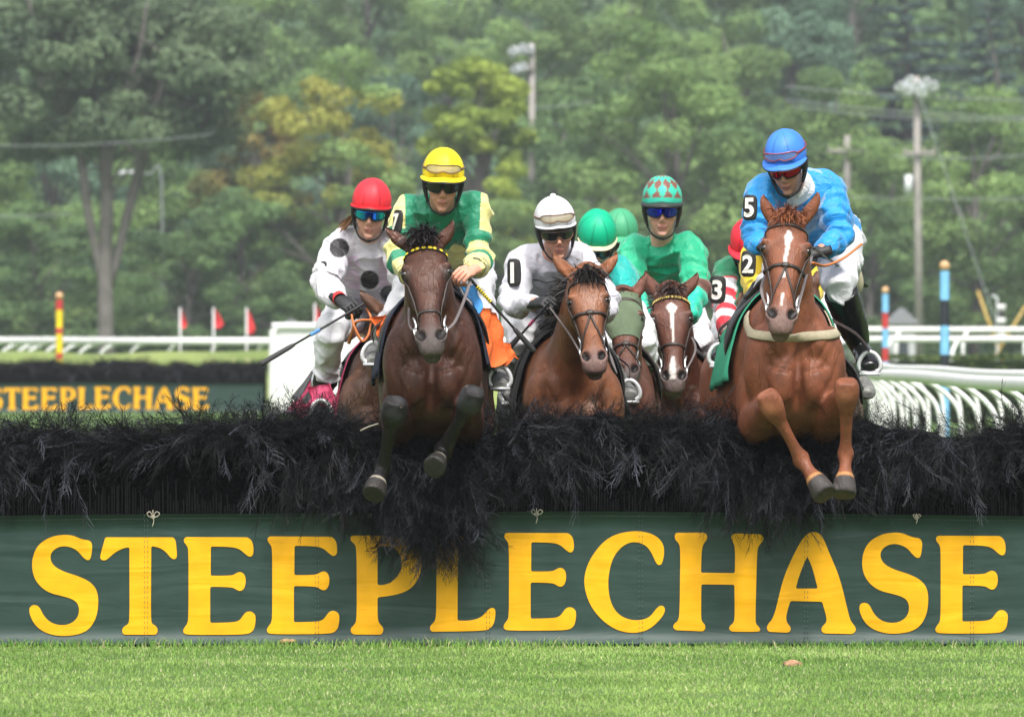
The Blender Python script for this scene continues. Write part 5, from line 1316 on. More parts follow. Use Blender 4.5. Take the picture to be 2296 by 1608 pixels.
def wire(p, q, sag, label, r=.022, grp='overhead wires'):
    a, b = P(*p), P(*q); mb = MB(); t = np.linspace(0, 1, 25)[:, None]; pts = a * (1 - t) + b * t; pts[:, 2] -= (4 * t * (1 - t))[:, 0] * sag
    tube(mb, pts, [r] * 25, ref=(0, 0, 1), seg=5, n=1); o = mb.build('wire', M_WIRE); tag(o, label, 'wire', grp); return rebase(o, a)
wire((1760, 195, 440), (2600, 222, 440), .25, 'topmost wire crossing the lamp crown of the tall pole')
wire((1760, 225, 445), (2600, 262, 445), .3, 'wire just below the topmost one at the right')
wire((1780, 240, 446), (2600, 250, 446), .45, 'slack wire crossing the tall pole under the lamps')
wire((2000, 350, 439), (2600, 290, 439), .5, 'wire rising to the right from the crossarm of the tall pole')
wire((1900, 443, 442), (2500, 440, 442), .1, 'level wire behind the blue rider at transformer height')
wire((2062, 212, 439.5), (2240, 745, 436), .0, 'guy wire slanting down right from the tall pole', .02)
wire((1100, 247, 498), (1330, 228, 498), .1, 'upper wire left of the wooden floodlight pole', .02)
wire((1080, 272, 500), (1420, 268, 500), .2, 'lower wire at the wooden floodlight pole', .02)
wire((-60, 325, 428), (480, 300, 428), .2, 'wire passing behind the forked trunks at the left', .018)
wire((-60, 484, 432), (160, 480, 432), .05, 'short lower wire at the left edge', .018)
for (u0, v0, u1, v1, lb) in ((2192, 652, 2226, 748, 'yellow guy wire guard left of the striped marker'), (2304, 680, 2262, 748, 'yellow guy guard leaning right beyond the striped marker')):
    mb = MB(); a, b = P(u0, v0, 400), P(u1, v1, 400); d = b - a; tube(mb, [a, a + d * (a[2] / max(a[2] - b[2], .01))], [.045, .055], seg=10, n=1); o = mb.build('guy_guard', mat('guard_yellow', (.50, .34, .08), .6)); tag(rebase(o, b), lb, 'guy guard', 'yellow guy wire guards')
root = empty('drum_marker', P(2245, 775, 330) * A(1, 1, 0), 'black and white banded drum marker under a small lamp', 'marker')
for i, v in enumerate((690, 705, 720, 735, 750)):
    mb = MB(); c = P(2245, v, 330); tube(mb, [c - A(0, 0, .09), c + A(0, 0, .09)], [.13, .13] if i % 2 == 0 else [.11, .11], seg=18, n=1); mb.build('band', mat('marker_white', (.7, .7, .7), .6) if i % 2 == 0 else mat('marker_black', (.03, .03, .03), .6), root)
mb = MB(); tube(mb, [A(P(2236, 760, 330)[0], 330, 0), P(2236, 690, 330), P(2234, 668, 330), P(2224, 664, 330)], [.03] * 4, ref=(0, 1, 0), seg=8, n=4); mb.build('post', M_LAMP, root)

def small_building(u0, u1, v0, Y, label):
    x0, x1 = Y2X(u0, Y), Y2X(u1, Y); h = CAMZ - (v0 - V0) * Y / F_PX
    root = empty('hut', ((x0 + x1) / 2, Y, 0), label, 'hut'); mb = MB(); box(mb, ((x0 + x1) / 2, Y + 1.5, h * .4), ((x1 - x0) / 2, 1.5, h * .4)); mb.build('wall', mat('hut_white', (.42, .44, .45), .7, noise=(2, .1)), root, False)
    mb = MB(); xm = (x0 + x1) / 2; e = .15; V = [(x0 - e, Y - .2, h * .8), (x1 + e, Y - .2, h * .8), (x1 + e, Y + 3.2, h * .8), (x0 - e, Y + 3.2, h * .8), (xm, Y - .2, h), (xm, Y + 3.2, h)]
    mb.add(np.array(V), [(0, 3, 2, 1), (1, 2, 5, 4), (3, 0, 4, 5)], [(0, 1, 4), (2, 3, 5)]); mb.build('roof', mat('hut_roof', (.22, .23, .25), .8), root, False)
    mb = MB(); box(mb, (xm, Y - .03, h * .4), ((x1 - x0) * .2, .03, h * .18)); mb.build('window', mat('dark_glass', (.05, .06, .07), .15), root, False)
small_building(1998, 2052, 690, 330, 'small pale hut between the blue red pole and the utility pole')
small_building(612, 690, 715, 420, 'pale low hut in the tree shade above the white wing')

# ------------------------------------------------------------------ trees
def branch_set(r, h, crown0, spread, nb):
    B = []
    for i in range(nb):
        t = crown0 + (1 - crown0) * r.uniform(0, .8); a = r.uniform(0, 2 * math.pi); l = spread * (1 - .5 * t) * r.uniform(.6, 1)
        B.append((t, a, l))
    return B
def make_tree(kind, h, spread, crown0, cols, seed, nleaf, leaf, trunk_r=None, stems=None, label='', loc=(0, 0, 0), patch=None, group='trees of the wooded hillside'):
    r = np.random.default_rng(seed); tr = trunk_r or h * .018
    root = empty(kind, loc, label, 'tree', group); L0 = np.asarray(loc, float)
    mb = MB(); centers = []
    if stems is None:
        tp = [(0, 0, 0), (r.normal() * .02 * h, 0, h * .35), (r.normal() * .03 * h, r.normal() * .02 * h, h * .65), (0, 0, h * .93)]
        tube(mb, np.array(tp) + L0, [tr * 1.25, tr, tr * .6, tr * .12], seg=10, n=4); stm = [np.array(tp)]
    else:
        stm = []
        for pts, rr in stems: tube(mb, np.array(pts) + L0, rr, seg=12, n=5); stm.append(np.array(pts))
    if kind == 'pine_tree':
        for i in range(46):
            t = crown0 + (1 - crown0) * (i / 46) ** .9; a = i * 2.4 + r.normal() * .3; l = spread * (1.05 - t) / (1.05 - crown0) * r.uniform(.7, 1.1); z = h * t; p0 = A(0, 0, z); p1 = A(math.cos(a) * l, math.sin(a) * l, z + l * .05 - .02 * l * l)
            tube(mb, np.array([p0, (p0 + p1) / 2 + A(0, 0, l * .03), p1]) + L0, [tr * .28, tr * .16, tr * .05], seg=6, n=2)
            for k in range(7): q = .25 + .75 * k / 6; centers.append((p0 + (p1 - p0) * q, (l * .20 * (1.2 - q * .4), l * .20, l * .045 + .12)))
    else:
        nb = 60 if stems is None else 80
        for i in range(nb):
            sp = stm[r.integers(len(stm))]; t = r.uniform(0, 1)
            zt = crown0 + (1 - crown0) * t; base_s = min(.98, zt * r.uniform(.5, .85)); k = base_s * (len(sp) - 1); p0 = sp[int(k)] * (1 - k % 1) + sp[min(int(k) + 1, len(sp) - 1)] * (k % 1)
            prof = math.sin(math.pi * (.12 + .80 * t ** .8)) ** .6; a = r.uniform(0, 2 * math.pi); l = spread * prof * r.uniform(.25, 1.0) ** .5
            cx0 = sp[-1][0] * .55; p1 = A(math.cos(a) * l + cx0, math.sin(a) * l * .8, h * zt * r.uniform(.93, 1.04))
            if i % 2 == 0: tube(mb, np.array([p0, p0 * .45 + p1 * .55 + A(0, 0, h * .02), p1]) + L0, [tr * .4, tr * .2, tr * .06], seg=6, n=3)
            s = spread * r.uniform(.16, .30); centers.append((p1, (s * 1.25, s * 1.1, s * .72)))
    mb.build('trunk', M_BARK, root)
    c = np.array([q[0] for q in centers]); sz = np.array([q[1] for q in centers]); w = sz.prod(1) ** .66; w /= w.sum(); cs = r.uniform(0, 1, len(c))
    def shp(rr, n):
        i = rr.choice(len(c), n, p=w); d = rr.normal(size=(n, 3)); d /= np.linalg.norm(d, axis=1)[:, None]; rad = rr.uniform(.45, 1, n) ** .5
        p = c[i] + d * sz[i] * rad[:, None]; p += (sz[i] * .25) * np.stack([sn(p, 1.6, seed + 1), sn(p, 1.6, seed + 2), sn(p, 1.6, seed + 3)], -1)
        return p, np.clip(.25 + .5 * cs[i] + .25 * sn(p, .8, seed + 4), 0, 1), d * .9 + A(0, 0, .35)
    V, F, C = clump_mesh(nleaf, shp, seed, leaf, cols)
    if patch is not None:
        pc = np.repeat(V.reshape(-1, 4, 3).mean(1), 4, 0); ms = ss(sn(pc, patch[1], seed + 7, 2), patch[2], patch[2] + .3) * np.clip(patch[4](pc) if len(patch) > 4 else 1, 0, 1); C = mixc(C, patch[0], ms * patch[3])
    ob = link('crown', V + L0, [F], M_LEAF, root, False, C); return root
def copy_tree(src, loc, rz, sc, label):
    c = src.copy(); COL.objects.link(c); c.location = loc; c.rotation_euler = (0, 0, rz); c.scale = sc; c['label'] = label
    for ch in src.children:
        d = ch.copy(); COL.objects.link(d); d.parent = c
    return c
def hz(x, y): return float(hill_z(np.array(float(x)), np.array(float(y)))) if y > HILL0 else 0.0
def at(u, Y): x = Y2X(u, Y); return (x, Y, hz(x, Y) - .1)
MIDG = ((.035, .08, .035), (.25, .40, .15)); LIGHTG = ((.05, .11, .04), (.31, .46, .15)); YG = ((.14, .22, .03), (.46, .56, .10)); DARKG = ((.022, .045, .022), (.06, .10, .04)); BLUEG = ((.045, .10, .065), (.24, .39, .25)); PINEG = ((.03, .065, .06), (.11, .18, .15))
# big multi-stemmed tree at the left: a single butt forking into spreading limbs
big_l = at(238, 440)
S_ = 440 / F_PX
def rel(u, v, dy=0): return ((u - 238) * S_, dy, CAMZ - (v - V0) * S_)
stems = [([(0, 0, 0), rel(236, 600), rel(240, 430), rel(228, 300), rel(215, 180), rel(225, 40)], [.34, .29, .26, .22, .17, .08]),
         ([rel(246, 640), rel(300, 420, .3), rel(330, 320, .4), rel(352, 220, .4), rel(400, 100, .3), rel(430, -20)], [.14, .21, .21, .19, .14, .06]),
         ([rel(232, 640), rel(200, 480, -.3), rel(178, 330, -.4), rel(140, 215, -.4), rel(90, 90, -.3), rel(60, -30)], [.14, .18, .19, .17, .12, .06]),
         ([rel(238, 400), rel(250, 330), rel(270, 230), rel(310, 120), rel(330, 0)], [.17, .15, .12, .09, .05])]
make_tree('broadleaf_tree', 15.5, 4.6, .62, ((.040, .075, .042), (.19, .27, .14)), 101, 46000, .25, trunk_r=.2, stems=stems, label='large forked tree with bare grey limbs at the left, dark crown', loc=big_l)
make_tree('maple_tree', 13.2, 3.3, .18, LIGHTG, 102, 24000, .20, label='maple turning yellow and orange behind the red and yellow caps', loc=at(735, 462), patch=((.42, .40, .07), .5, .0, .75, lambda p: ss(p[:, 2], 5.5, 8.5)))
make_tree('maple_tree', 11.6, 2.6, .3, ((.05, .075, .02), (.16, .17, .045)), 103, 16000, .20, label='maple with rusty orange patches left of the yellow maple', loc=at(585, 468), patch=((.42, .30, .10), .6, .25, .6, lambda p: ss(p[:, 2], 6.0, 8.5)))
make_tree('broadleaf_tree', 14.2, 2.6, .2, YG, 104, 22000, .21, label='yellow green tree with a pointed crown above the yellow helmet', loc=at(1062, 476))
t_mid = make_tree('broadleaf_tree', 14.6, 4.5, .12, LIGHTG, 105, 32000, .22, label='broad mid green tree behind the green jacket rider', loc=at(1490, 474))
t_lg = make_tree('broadleaf_tree', 11.8, 4.0, .12, LIGHTG, 106, 28000, .20, label='light green tree at the right edge behind the tall utility pole', loc=at(2180, 478))
t_dk = make_tree('broadleaf_tree', 12.0, 4.0, .15, MIDG, 107, 26000, .22, label='mid green tree behind the floodlight pole', loc=at(1270, 500))
t_bl = make_tree('broadleaf_tree', 12.5, 4.4, .15, BLUEG, 108, 24000, .24, label='blue green tree high on the hill above the yellow helmet', loc=at(880, 560))
pine = make_tree('pine_tree', 17, 5.6, .25, PINEG, 109, 30000, .26, label='dark layered pine in the top right corner', loc=at(2215, 560))
copy_tree(pine, at(2030, 590), 1.2, (1, 1, 1.0), 'dark pine left of the corner pine, behind the lamp crown')
lay = [  # (source, u, Y, scale, rot, label)
    (t_dk, 1700, 482, (.95, .9, .93), 1.0, 'green tree right behind the blue helmet'),
    (t_mid, 1880, 520, (.95, .95, .95), 2.2, 'pale green tree behind the short crossarm pole'),
    (t_dk, 1330, 515, (1.05, 1, 1.12), 2.9, 'tall green tree rising over the floodlight pole'),
    (t_dk, 520, 455, (.7, .7, .62), 3.0, 'low green tree right of the forked trunks'),
    (t_dk, 420, 452, (.75, .75, .55), 4.2, 'low tree above the second pennant'),
    (t_dk, 100, 456, (.8, .8, .58), .6, 'low tree behind the red and yellow pole'),
    (t_lg, -60, 470, (.9, .9, .85), 5.0, 'pale green tree cut by the left edge'),
    (t_bl, 140, 540, (1.1, 1, .95), 2.4, 'grey green tree seen through the forked limbs'),
    (t_bl, 420, 550, (1, 1, 1), 1.4, 'blue green tree behind the dark crown'),
    (t_lg, 340, 500, (1, 1, .9), 3.6, 'light green tree between the forked limbs'),
    (t_lg, 690, 585, (1.2, 1, 1.0), .3, 'dark grey green tree above the maples'),
    (t_lg, 1010, 620, (1.3, 1, 1.05), 2.0, 'light green tree at the top behind the pointed tree'),
    (t_mid, 1180, 600, (1.0, 1, 1.0), 4.0, 'green tree high above the floodlight pole'),
    (t_mid, 1420, 600, (1.2, 1, 1.05), 3.3, 'blue green tree at the top centre'),
    (t_mid, 1620, 585, (1.1, 1, 1.0), 5.1, 'green tree at the top above the blue helmet'),
    (t_bl, 1800, 610, (1.2, 1, 1.1), 1.9, 'grey green tree left of the pines at the top'),
    (t_lg, 2000, 500, (.9, .9, .85), .9, 'light green tree just left of the tall utility pole'),
    (t_dk, 2330, 490, (.9, .9, .85), 2.7, 'green tree cut by the right edge'),
    (t_dk, 900, 468, (.75, .75, .58), 5.6, 'low green tree behind the yellow and green rider'),
    (t_dk, 640, 470, (.8, .8, .6), 2.1, 'low dark tree behind the rider in the red cap'),
    (t_lg, 1150, 470, (.8, .8, .6), 1.7, 'low light green tree behind the white helmet'),
    (t_dk, 1340, 466, (.8, .8, .55), .2, 'low tree behind the green caps'),
    (t_dk, 1950, 476, (.8, .8, .6), 4.4, 'low dark tree behind the chestnut horse and crossarm pole'),
    (t_mid, 250, 640, (1.3, 1, 1.2), .2, 'hazy tree on the upper hill at the left'),
    (t_lg, 820, 660, (1.4, 1, 1.15), 4.9, 'hazy tree on the upper hill above the maples'),
    (t_mid, 1280, 690, (1.5, 1, 1.2), 2.6, 'hazy tree on the upper hill above the floodlights'),
    (t_lg, 1600, 680, (1.5, 1, 1.2), 1.1, 'hazy tree on the upper hill at centre right'),
    (t_bl, 0, 650, (1.3, 1, 1.2), 3.1, 'hazy tree on the upper hill at the left edge'),
    (t_mid, 560, 620, (1.2, 1, 1.15), 5.3, 'hazy tree above the rusty maple'),
    (t_bl, 2290, 640, (1.3, 1, 1.2), .9, 'hazy tree behind the corner pine'),
    (t_bl, 1930, 670, (1.4, 1, 1.25), 4.0, 'hazy tree between the pines and the centre'),
]
for src, u, Y, sc, rz, lb in lay: copy_tree(src, at(u, Y), rz, sc, lb)
# undergrowth under the trees
def ug(r, n):
    x = r.uniform(-13, 14, n) * 1.25; y = r.uniform(446, 505, n); p = np.stack([x, y, r.uniform(0, 1, n) ** .7], -1); hgt = 1.3 + 1.1 * np.clip(sn(np.stack([x, y * .2, y * 0], -1), .5, 5, 3) + .4, 0, 2); p[:, 2] *= hgt
    return p, np.clip(.3 + .5 * sn(p, .8, 6), 0, 1)
V, F, C = clump_mesh(60000, ug, 55, .22, ((.03, .06, .022), (.10, .17, .05)))
tag(link('undergrowth', V, [F], M_LEAF, None, False, C), 'dark bushy undergrowth along the foot of the trees', None, None, 'stuff')
def ug2(r, n):
    x = r.uniform(-24, 24, n); y = r.uniform(500, 760, n); z = hill_z(x, y); hg = 3.2 + 2.2 * sn(np.stack([x, y * .3, y * 0], -1), .35, 15, 3); p = np.stack([x, y, z + r.uniform(0, 1, n) ** .6 * np.maximum(hg, .5)], -1)
    return p, np.clip(.35 + .5 * sn(p, .5, 16), 0, 1)
V, F, C = clump_mesh(120000, ug2, 56, .42, ((.06, .12, .06), (.22, .34, .18)))
def ug3(r, n):
    sd = np.where(r.uniform(size=n) < .5, -1, 1); x = sd * (22 + 120 * r.uniform(0, 1, n) ** 1.5); y = r.uniform(470, 760, n); z = np.where(y > HILL0, hill_z(x, y), 0); hg = 7 + 5 * sn(np.stack([x, y * .3, y * 0], -1), .25, 19, 3); p = np.stack([x, y, z + r.uniform(0, 1, n) ** .6 * np.maximum(hg, .5)], -1)
    return p, np.clip(.35 + .5 * sn(p, .4, 26), 0, 1)
V3, F3_, C3 = clump_mesh(110000, ug3, 57, .9, ((.035, .08, .035), (.24, .38, .15)))
F = np.vstack([F, F3_ + len(V)]); V = np.vstack([V, V3]); C = np.vstack([C, C3])
tag(link('hillside_woods', V, [F], M_LEAF, None, False, C), 'dense woods covering the hillside', None, None, 'stuff')
# air
mb = MB(); box(mb, (0, 640, 44), (440, 705, 45)); hz_o = mb.build('haze', mat('haze_air'), None, False); hz_o['kind'] = 'stuff'
hm = MATS['haze_air'].node_tree; hm.nodes.clear(); pv = hm.nodes.new('ShaderNodeVolumePrincipled'); ou = hm.nodes.new('ShaderNodeOutputMaterial')
pv.inputs['Density'].default_value = .00018; pv.inputs['Color'].default_value = (.86, .93, 1, 1); hm.links.new(pv.outputs[0], ou.inputs['Volume'])
# ------------------------------------------------------------------ the field of horses and riders
def wl(cx_u, Y, dz, tuck=0.0):
    """plain galloping forelegs hidden behind the fence"""
    x = Y2X(cx_u, Y); z0 = dz
    return [[A(x - .15, Y - .10, .72 + z0), A(x - .15, Y + .02, .44 + z0), A(x - .15, Y + .14, .33 + z0)], [A(x + .15, Y - .06, .66 + z0), A(x + .16, Y + .10, .36 + z0), A(x + .16, Y + .2, .24 + z0)]]
BLK = (.012, .010, .010)
# chestnut, right front
hB = horse('bright chestnut horse with a white stripe leaping the near fence, number 5 rider', (1790, 49.55), -.02, .12, -.20, (1768, 482, 49.42), (1752, 733, 49.08), -.10,
           [(1712, 434, .02), (1835, 427, .02)], [((1729, 906, 49.22), (1796, 1030, 49.32), (1850, 1108, 49.22)), ((1898, 882, 49.22), (1896, 1018, 49.34), (1893, 1108, 49.26))],
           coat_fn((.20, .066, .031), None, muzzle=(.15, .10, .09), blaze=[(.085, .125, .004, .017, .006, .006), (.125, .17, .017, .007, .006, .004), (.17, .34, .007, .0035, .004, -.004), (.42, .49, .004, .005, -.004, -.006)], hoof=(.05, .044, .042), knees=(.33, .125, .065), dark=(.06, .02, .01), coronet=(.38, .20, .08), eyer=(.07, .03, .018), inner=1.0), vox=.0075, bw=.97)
forelock(hB, 150, .12, (.20, .065, .025), up=.9, seed=4, mane=140, maneL=.12)
bridle(hB, style='grackle', nose_s=.275, strap=mat('dark_bridle', (.028, .018, .015), .45))
breast_strap(hB, mat('webbing_cream', (.42, .37, .26), .85, noise=(60, .12), bump=(200, .3, .001)), z=1.50, w=.045, drop=.10, xw=.21)
# dark bay, left front
hA = horse('dark bay horse with yellow studded browband leaping the near fence', (968, 49.55), -.02, .12, .02, (951, 536, 49.40), (968, 780, 49.04), .05,
           [(862, 503, .03), (1016, 489, .03)], [((884, 921, 49.22), (858, 1046, 49.40), (838, 1108, 49.30)), ((1055, 897, 49.22), (994, 1012, 49.42), (973, 1048, 49.26))],
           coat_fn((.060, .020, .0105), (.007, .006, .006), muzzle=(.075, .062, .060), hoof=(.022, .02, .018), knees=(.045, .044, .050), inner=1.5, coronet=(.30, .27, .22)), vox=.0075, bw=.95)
forelock(hA, 420, .12, (.018, .015, .016), up=1.6, w=.005, seed=7, side=-.15, mane=120, maneL=.10)
bridle(hA, brow=('yellow', (.80, .62, .02), 9, .010), style='none' if False else 'plain', nose_s=.40, strap=mat('dark_bridle', (.028, .018, .015), .45))
# bay behind, centre
hD = horse('bright bay horse with black mane and figure eight noseband, grey white rider', (1292, 51.2), -.20, .05, -.12, (1314, 610, 50.85), (1334, 824, 50.62), .03,
           [(1240, 565, .04), (1386, 561, .04)], wl(1292, 51.2, -.20),
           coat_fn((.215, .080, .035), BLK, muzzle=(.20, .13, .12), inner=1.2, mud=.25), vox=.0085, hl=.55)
forelock(hD, 300, .12, BLK, up=.5, seed=9, side=.15, mane=650, maneL=.15, manedir=(-1.2, 0, .25))
bridle(hD, style='grackle', nose_s=.26)
# bay with diamond and stripe
hG = horse('dark bay horse with white diamond and snip behind the fence, green jacket rider', (1516, 54.9), -.30, .03, .02, (1504, 648, 54.55), (1512, 868, 54.28), 0,
           [(1446, 602, .05), (1565, 607, .05)], wl(1516, 54.9, -.30),
           coat_fn((.095, .030, .017), BLK, muzzle=(.12, .09, .085), blaze=[(.085, .115, .002, .030, 0, 0), (.115, .155, .030, .010, 0, .002), (.155, .33, .009, .004, .002, .004), (.41, .55, .006, .024, 0, -.014)], inner=1.4, mud=.6), vox=.0085, hl=.55)
forelock(hG, 160, .10, (.03, .022, .02), up=.8, seed=13, mane=160)
bridle(hG, brow=('gold', (.55, .40, .10), 24, .0045), style='plain', nose_s=.34)
breast_strap(hG, mat('webbing_tan', (.36, .30, .18), .85), z=1.28, w=.016, drop=.07, xw=.2)
# hooded horse
hE = horse('brown horse in an olive green hood between the bay and the dark bay', (1380, 52.8), -.24, .03, 0, (1396, 655, 52.50), (1408, 850, 52.25), 0,
           [(1352, 612, .05), (1447, 607, .05)], wl(1396, 52.8, -.24),
           coat_fn((.11, .038, .022), BLK, muzzle=(.05, .04, .04), inner=1.6), vox=.009, bw=.84)
forelock(hE, 20, .06, BLK, seed=15, mane=100)
mb = MB(); rows = []
for s_ in np.linspace(-.01, .30, 14):
    ring = []
    for th in np.linspace(-math.pi, math.pi, 40):
        c = hE.hp(0, s_, -.09); d = hE.f * math.cos(th) + hE.r * math.sin(th); q, nn = cast(hE.bvh, c + d * .25, -d, .008)
        ring.append(q if q is not None else c + d * .1)
    rows.append(ring)
R_ = np.array(rows); 
for _ in range(3): R_[:, 1:-1] = .3 * R_[:, :-2] + .4 * R_[:, 1:-1] + .3 * R_[:, 2:]
ix = np.arange(14 * 40).reshape(14, 40); mb.add(R_.reshape(-1, 3), np.stack([ix[:-1, :-1], ix[:-1, 1:], ix[1:, 1:], ix[1:, :-1]], -1).reshape(-1, 4))
mb.build('hood', mat('hood_cloth', (.105, .145, .085), .9, bump=(40, .5, .01), noise=(20, .15)), hE.root)
bridle(hE, style='grackle', nose_s=.36)
# horse of the rider in the red cap
hC = horse('brown horse mostly hidden behind the dark bay, pink cloth on its side', (862, 52.9), -.22, .02, .12, (885, 690, 52.6), (905, 880, 52.4), 0,
           [(803, 645, .0), (905, 640, .05)], wl(862, 52.9, -.22),
           coat_fn((.10, .050, .032), BLK, muzzle=(.06, .05, .05), inner=1.6, mud=.3), vox=.009)
forelock(hC, 60, .08, BLK, seed=17, mane=100); bridle(hC)
# horses behind the chestnut
hH = horse('pale faced brown horse almost hidden left of the chestnut', (1672, 55.6), -.30, .0, .05, (1690, 690, 55.3), (1700, 860, 55.1), 0,
           [(1665, 650, .05), (1715, 650, .05)], wl(1672, 55.6, -.30), coat_fn((.20, .10, .07), BLK, mud=.8), vox=.011)
forelock(hH, 40, .08, BLK, seed=19, mane=80)
hI = horse('brown horse hidden behind the chestnut', (1812, 54.2), -.28, .0, .05, (1800, 640, 53.9), (1805, 800, 53.7), 0,
           [(1770, 600, .05), (1830, 600, .05)], wl(1812, 54.2, -.28), coat_fn((.12, .05, .03), BLK, mud=.4), vox=.011)
forelock(hI, 40, .08, BLK, seed=20, mane=80)
hF = horse('brown horse at the back, hidden by the hooded one', (1420, 58.6), -.36, .0, .0, (1420, 690, 58.30), (1430, 850, 58.10), 0,
           [(1390, 650, .05), (1450, 650, .05)], wl(1420, 58.6, -.36), coat_fn((.10, .04, .025), BLK), vox=.012)
forelock(hF, 40, .08, BLK, seed=22, mane=80)

# ---- saddle cloths
M_NAVY = mat('navy_cloth', (.012, .016, .035), .8, bump=(90, .2, .003)); M_GRNC = mat('green_cloth', (.03, .28, .16), .85, bump=(60, .4, .006)); M_PINK = mat('pink_cloth', (.75, .10, .22), .8, bump=(30, .4, .01))
M_ORG = mat('orange_cloth', (.85, .16, .03), .8, bump=(18, .6, .02)); M_BLKC = mat('black_cloth', (.012, .012, .013), .8, bump=(30, .5, .01)); M_SKYC = mat('blue_cloth', (.07, .32, .72), .8); M_CREAM = mat('cream_pad', (.60, .54, .38), .9)
drape(hA, .36, .80, -98, 88, .020, M_NAVY)
drape(hB, .40, .75, -104, 100, .022, M_GRNC)
drape(hC, .38, 1.0, -128, 110, .022, M_PINK)
drape(hD, .32, .95, -105, 105, .024, M_BLKC)
drape(hG, .38, .95, -100, 100, .024, M_BLKC)
for h_ in (hE, hH, hI, hF): drape(h_, .45, .85, -62, 62, .022, M_BLKC)

def cloth(name, pts, m, parent, nu=14, nv=10, wav=.012, seed=0, th=.005):
    """loose piece of cloth spanned by 4 corners (tl, tr, br, bl) with folds"""
    tl, tr, br, bl = [np.asarray(p, float) for p in pts]; V = []
    nn = nrm(np.cross(tr - tl, bl - tl))
    for j in range(nv):
        b = j / (nv - 1)
        for i in range(nu):
            a = i / (nu - 1); p = (tl * (1 - a) + tr * a) * (1 - b) + (bl * (1 - a) + br * a) * b
            V.append(p + nn * wav * (math.sin(a * 9 + b * 3 + seed) + .6 * math.sin(b * 11 + a * 5 + seed * 2)) + A(0, 0, .012 * math.sin(a * 7 + seed) * b))
    V = np.array(V); ix = np.arange(nu * nv).reshape(nv, nu); F = np.stack([ix[:-1, :-1], ix[:-1, 1:], ix[1:, 1:], ix[1:, :-1]], -1).reshape(-1, 4); n = len(V)
    N = vnormals(V, [F]); W = np.vstack([V, V + N * th]); ed = np.concatenate([ix[0], ix[1:, -1], ix[-1, ::-1][1:], ix[::-1, 0][1:]]); e2 = np.stack([ed[:-1], ed[1:], ed[1:] + n, ed[:-1] + n], -1)
    return link(name, W, [np.vstack([F, F + n, e2])], m, parent)
# orange number cloth blown out on the right of the dark bay, and its bunched end at the left
cloth('number_cloth', [P(1080, 688, 50.02), P(1112, 702, 50.12), P(1138, 812, 50.16), P(1088, 822, 49.96)], M_ORG, hA.root, seed=1)
cloth('number_cloth', [P(1118, 762, 50.14), P(1142, 772, 50.18), P(1166, 802, 50.2), P(1126, 818, 50.14)], M_ORG, hA.root, seed=3, wav=.008)
cloth('number_cloth', [P(838, 712, 50.15), P(884, 704, 50.05), P(880, 752, 50.05), P(846, 764, 50.12)], M_ORG, hA.root, seed=5, wav=.014)
cloth('wither_pad', [P(1034, 642, 50.0), P(1062, 640, 50.1), P(1086, 690, 50.05), P(1068, 702, 49.96)], M_SKYC, hA.root, seed=2, wav=.006)
cloth('wither_pad', [P(884, 735, 50.0), P(900, 716, 49.95), P(908, 726, 49.95), P(890, 748, 50.0)], M_SKYC, hA.root, seed=4, wav=.003)
cloth('number_cloth', [P(640, 925, 53.16), P(730, 802, 53.5), P(752, 890, 53.4), P(700, 960, 53.16)], M_PINK, hC.root, seed=4, wav=.012)
cloth('number_cloth', [P(690, 868, 53.08), P(738, 860, 53.05), P(762, 935, 53.05), P(715, 960, 53.05)], M_PINK, hC.root, seed=6, wav=.015)
M_CN = mat('cloth_number_grey', (.10, .10, .105), .8)
cloth('cloth_number', [P(652, 892, 53.10), P(724, 800, 53.40), P(735, 806, 53.38), P(664, 894, 53.08)], M_CN, hC.root, seed=4, wav=.003)
cloth('cloth_number', [P(676, 897, 53.06), P(732, 826, 53.34), P(741, 836, 53.33), P(686, 902, 53.05)], M_CN, hC.root, seed=4, wav=.003)
cloth('number_cloth', [P(1664, 742, 49.98), P(1684, 736, 49.95), P(1666, 838, 50.0), P(1638, 824, 50.05)], M_GRNC, hB.root, seed=7, wav=.008)
mb = MB(); tube(mb, [P(1868, 612, 50.5), P(1895, 600, 50.62), P(1912, 640, 50.7), P(1900, 668, 50.7)], [.03, .055, .05, .025], seg=14); mb.build('seat_pad', M_CREAM, hB.root)

# ---- goggles
L_BLACK = mat('lens_black', (.012, .012, .014), .12, .7); L_BLUE = mirror_lens('lens_blue_mirror', (.02, .60, .85), (.02, .10, .75), (.05, .02, .35)); L_DEEP = mirror_lens('lens_deep_blue', (.04, .08, .75), (.02, .02, .55), (.01, .01, .15))
L_RED = mirror_lens('lens_red', (.55, .03, .06), (.40, .01, .03), (.12, .01, .02)); L_CLEAR = mat('lens_clear', (.70, .62, .42), .15, .7, alpha=.55); L_CLEARB = mat('lens_smoke_blue', (.25, .38, .75), .15, .7, alpha=.6)
F_BLACK = mat('goggle_black', (.015, .015, .015), .4); F_BROWN = mat('goggle_brown', (.16, .09, .05), .4); F_RED = mat('goggle_red', (.30, .05, .05), .4)

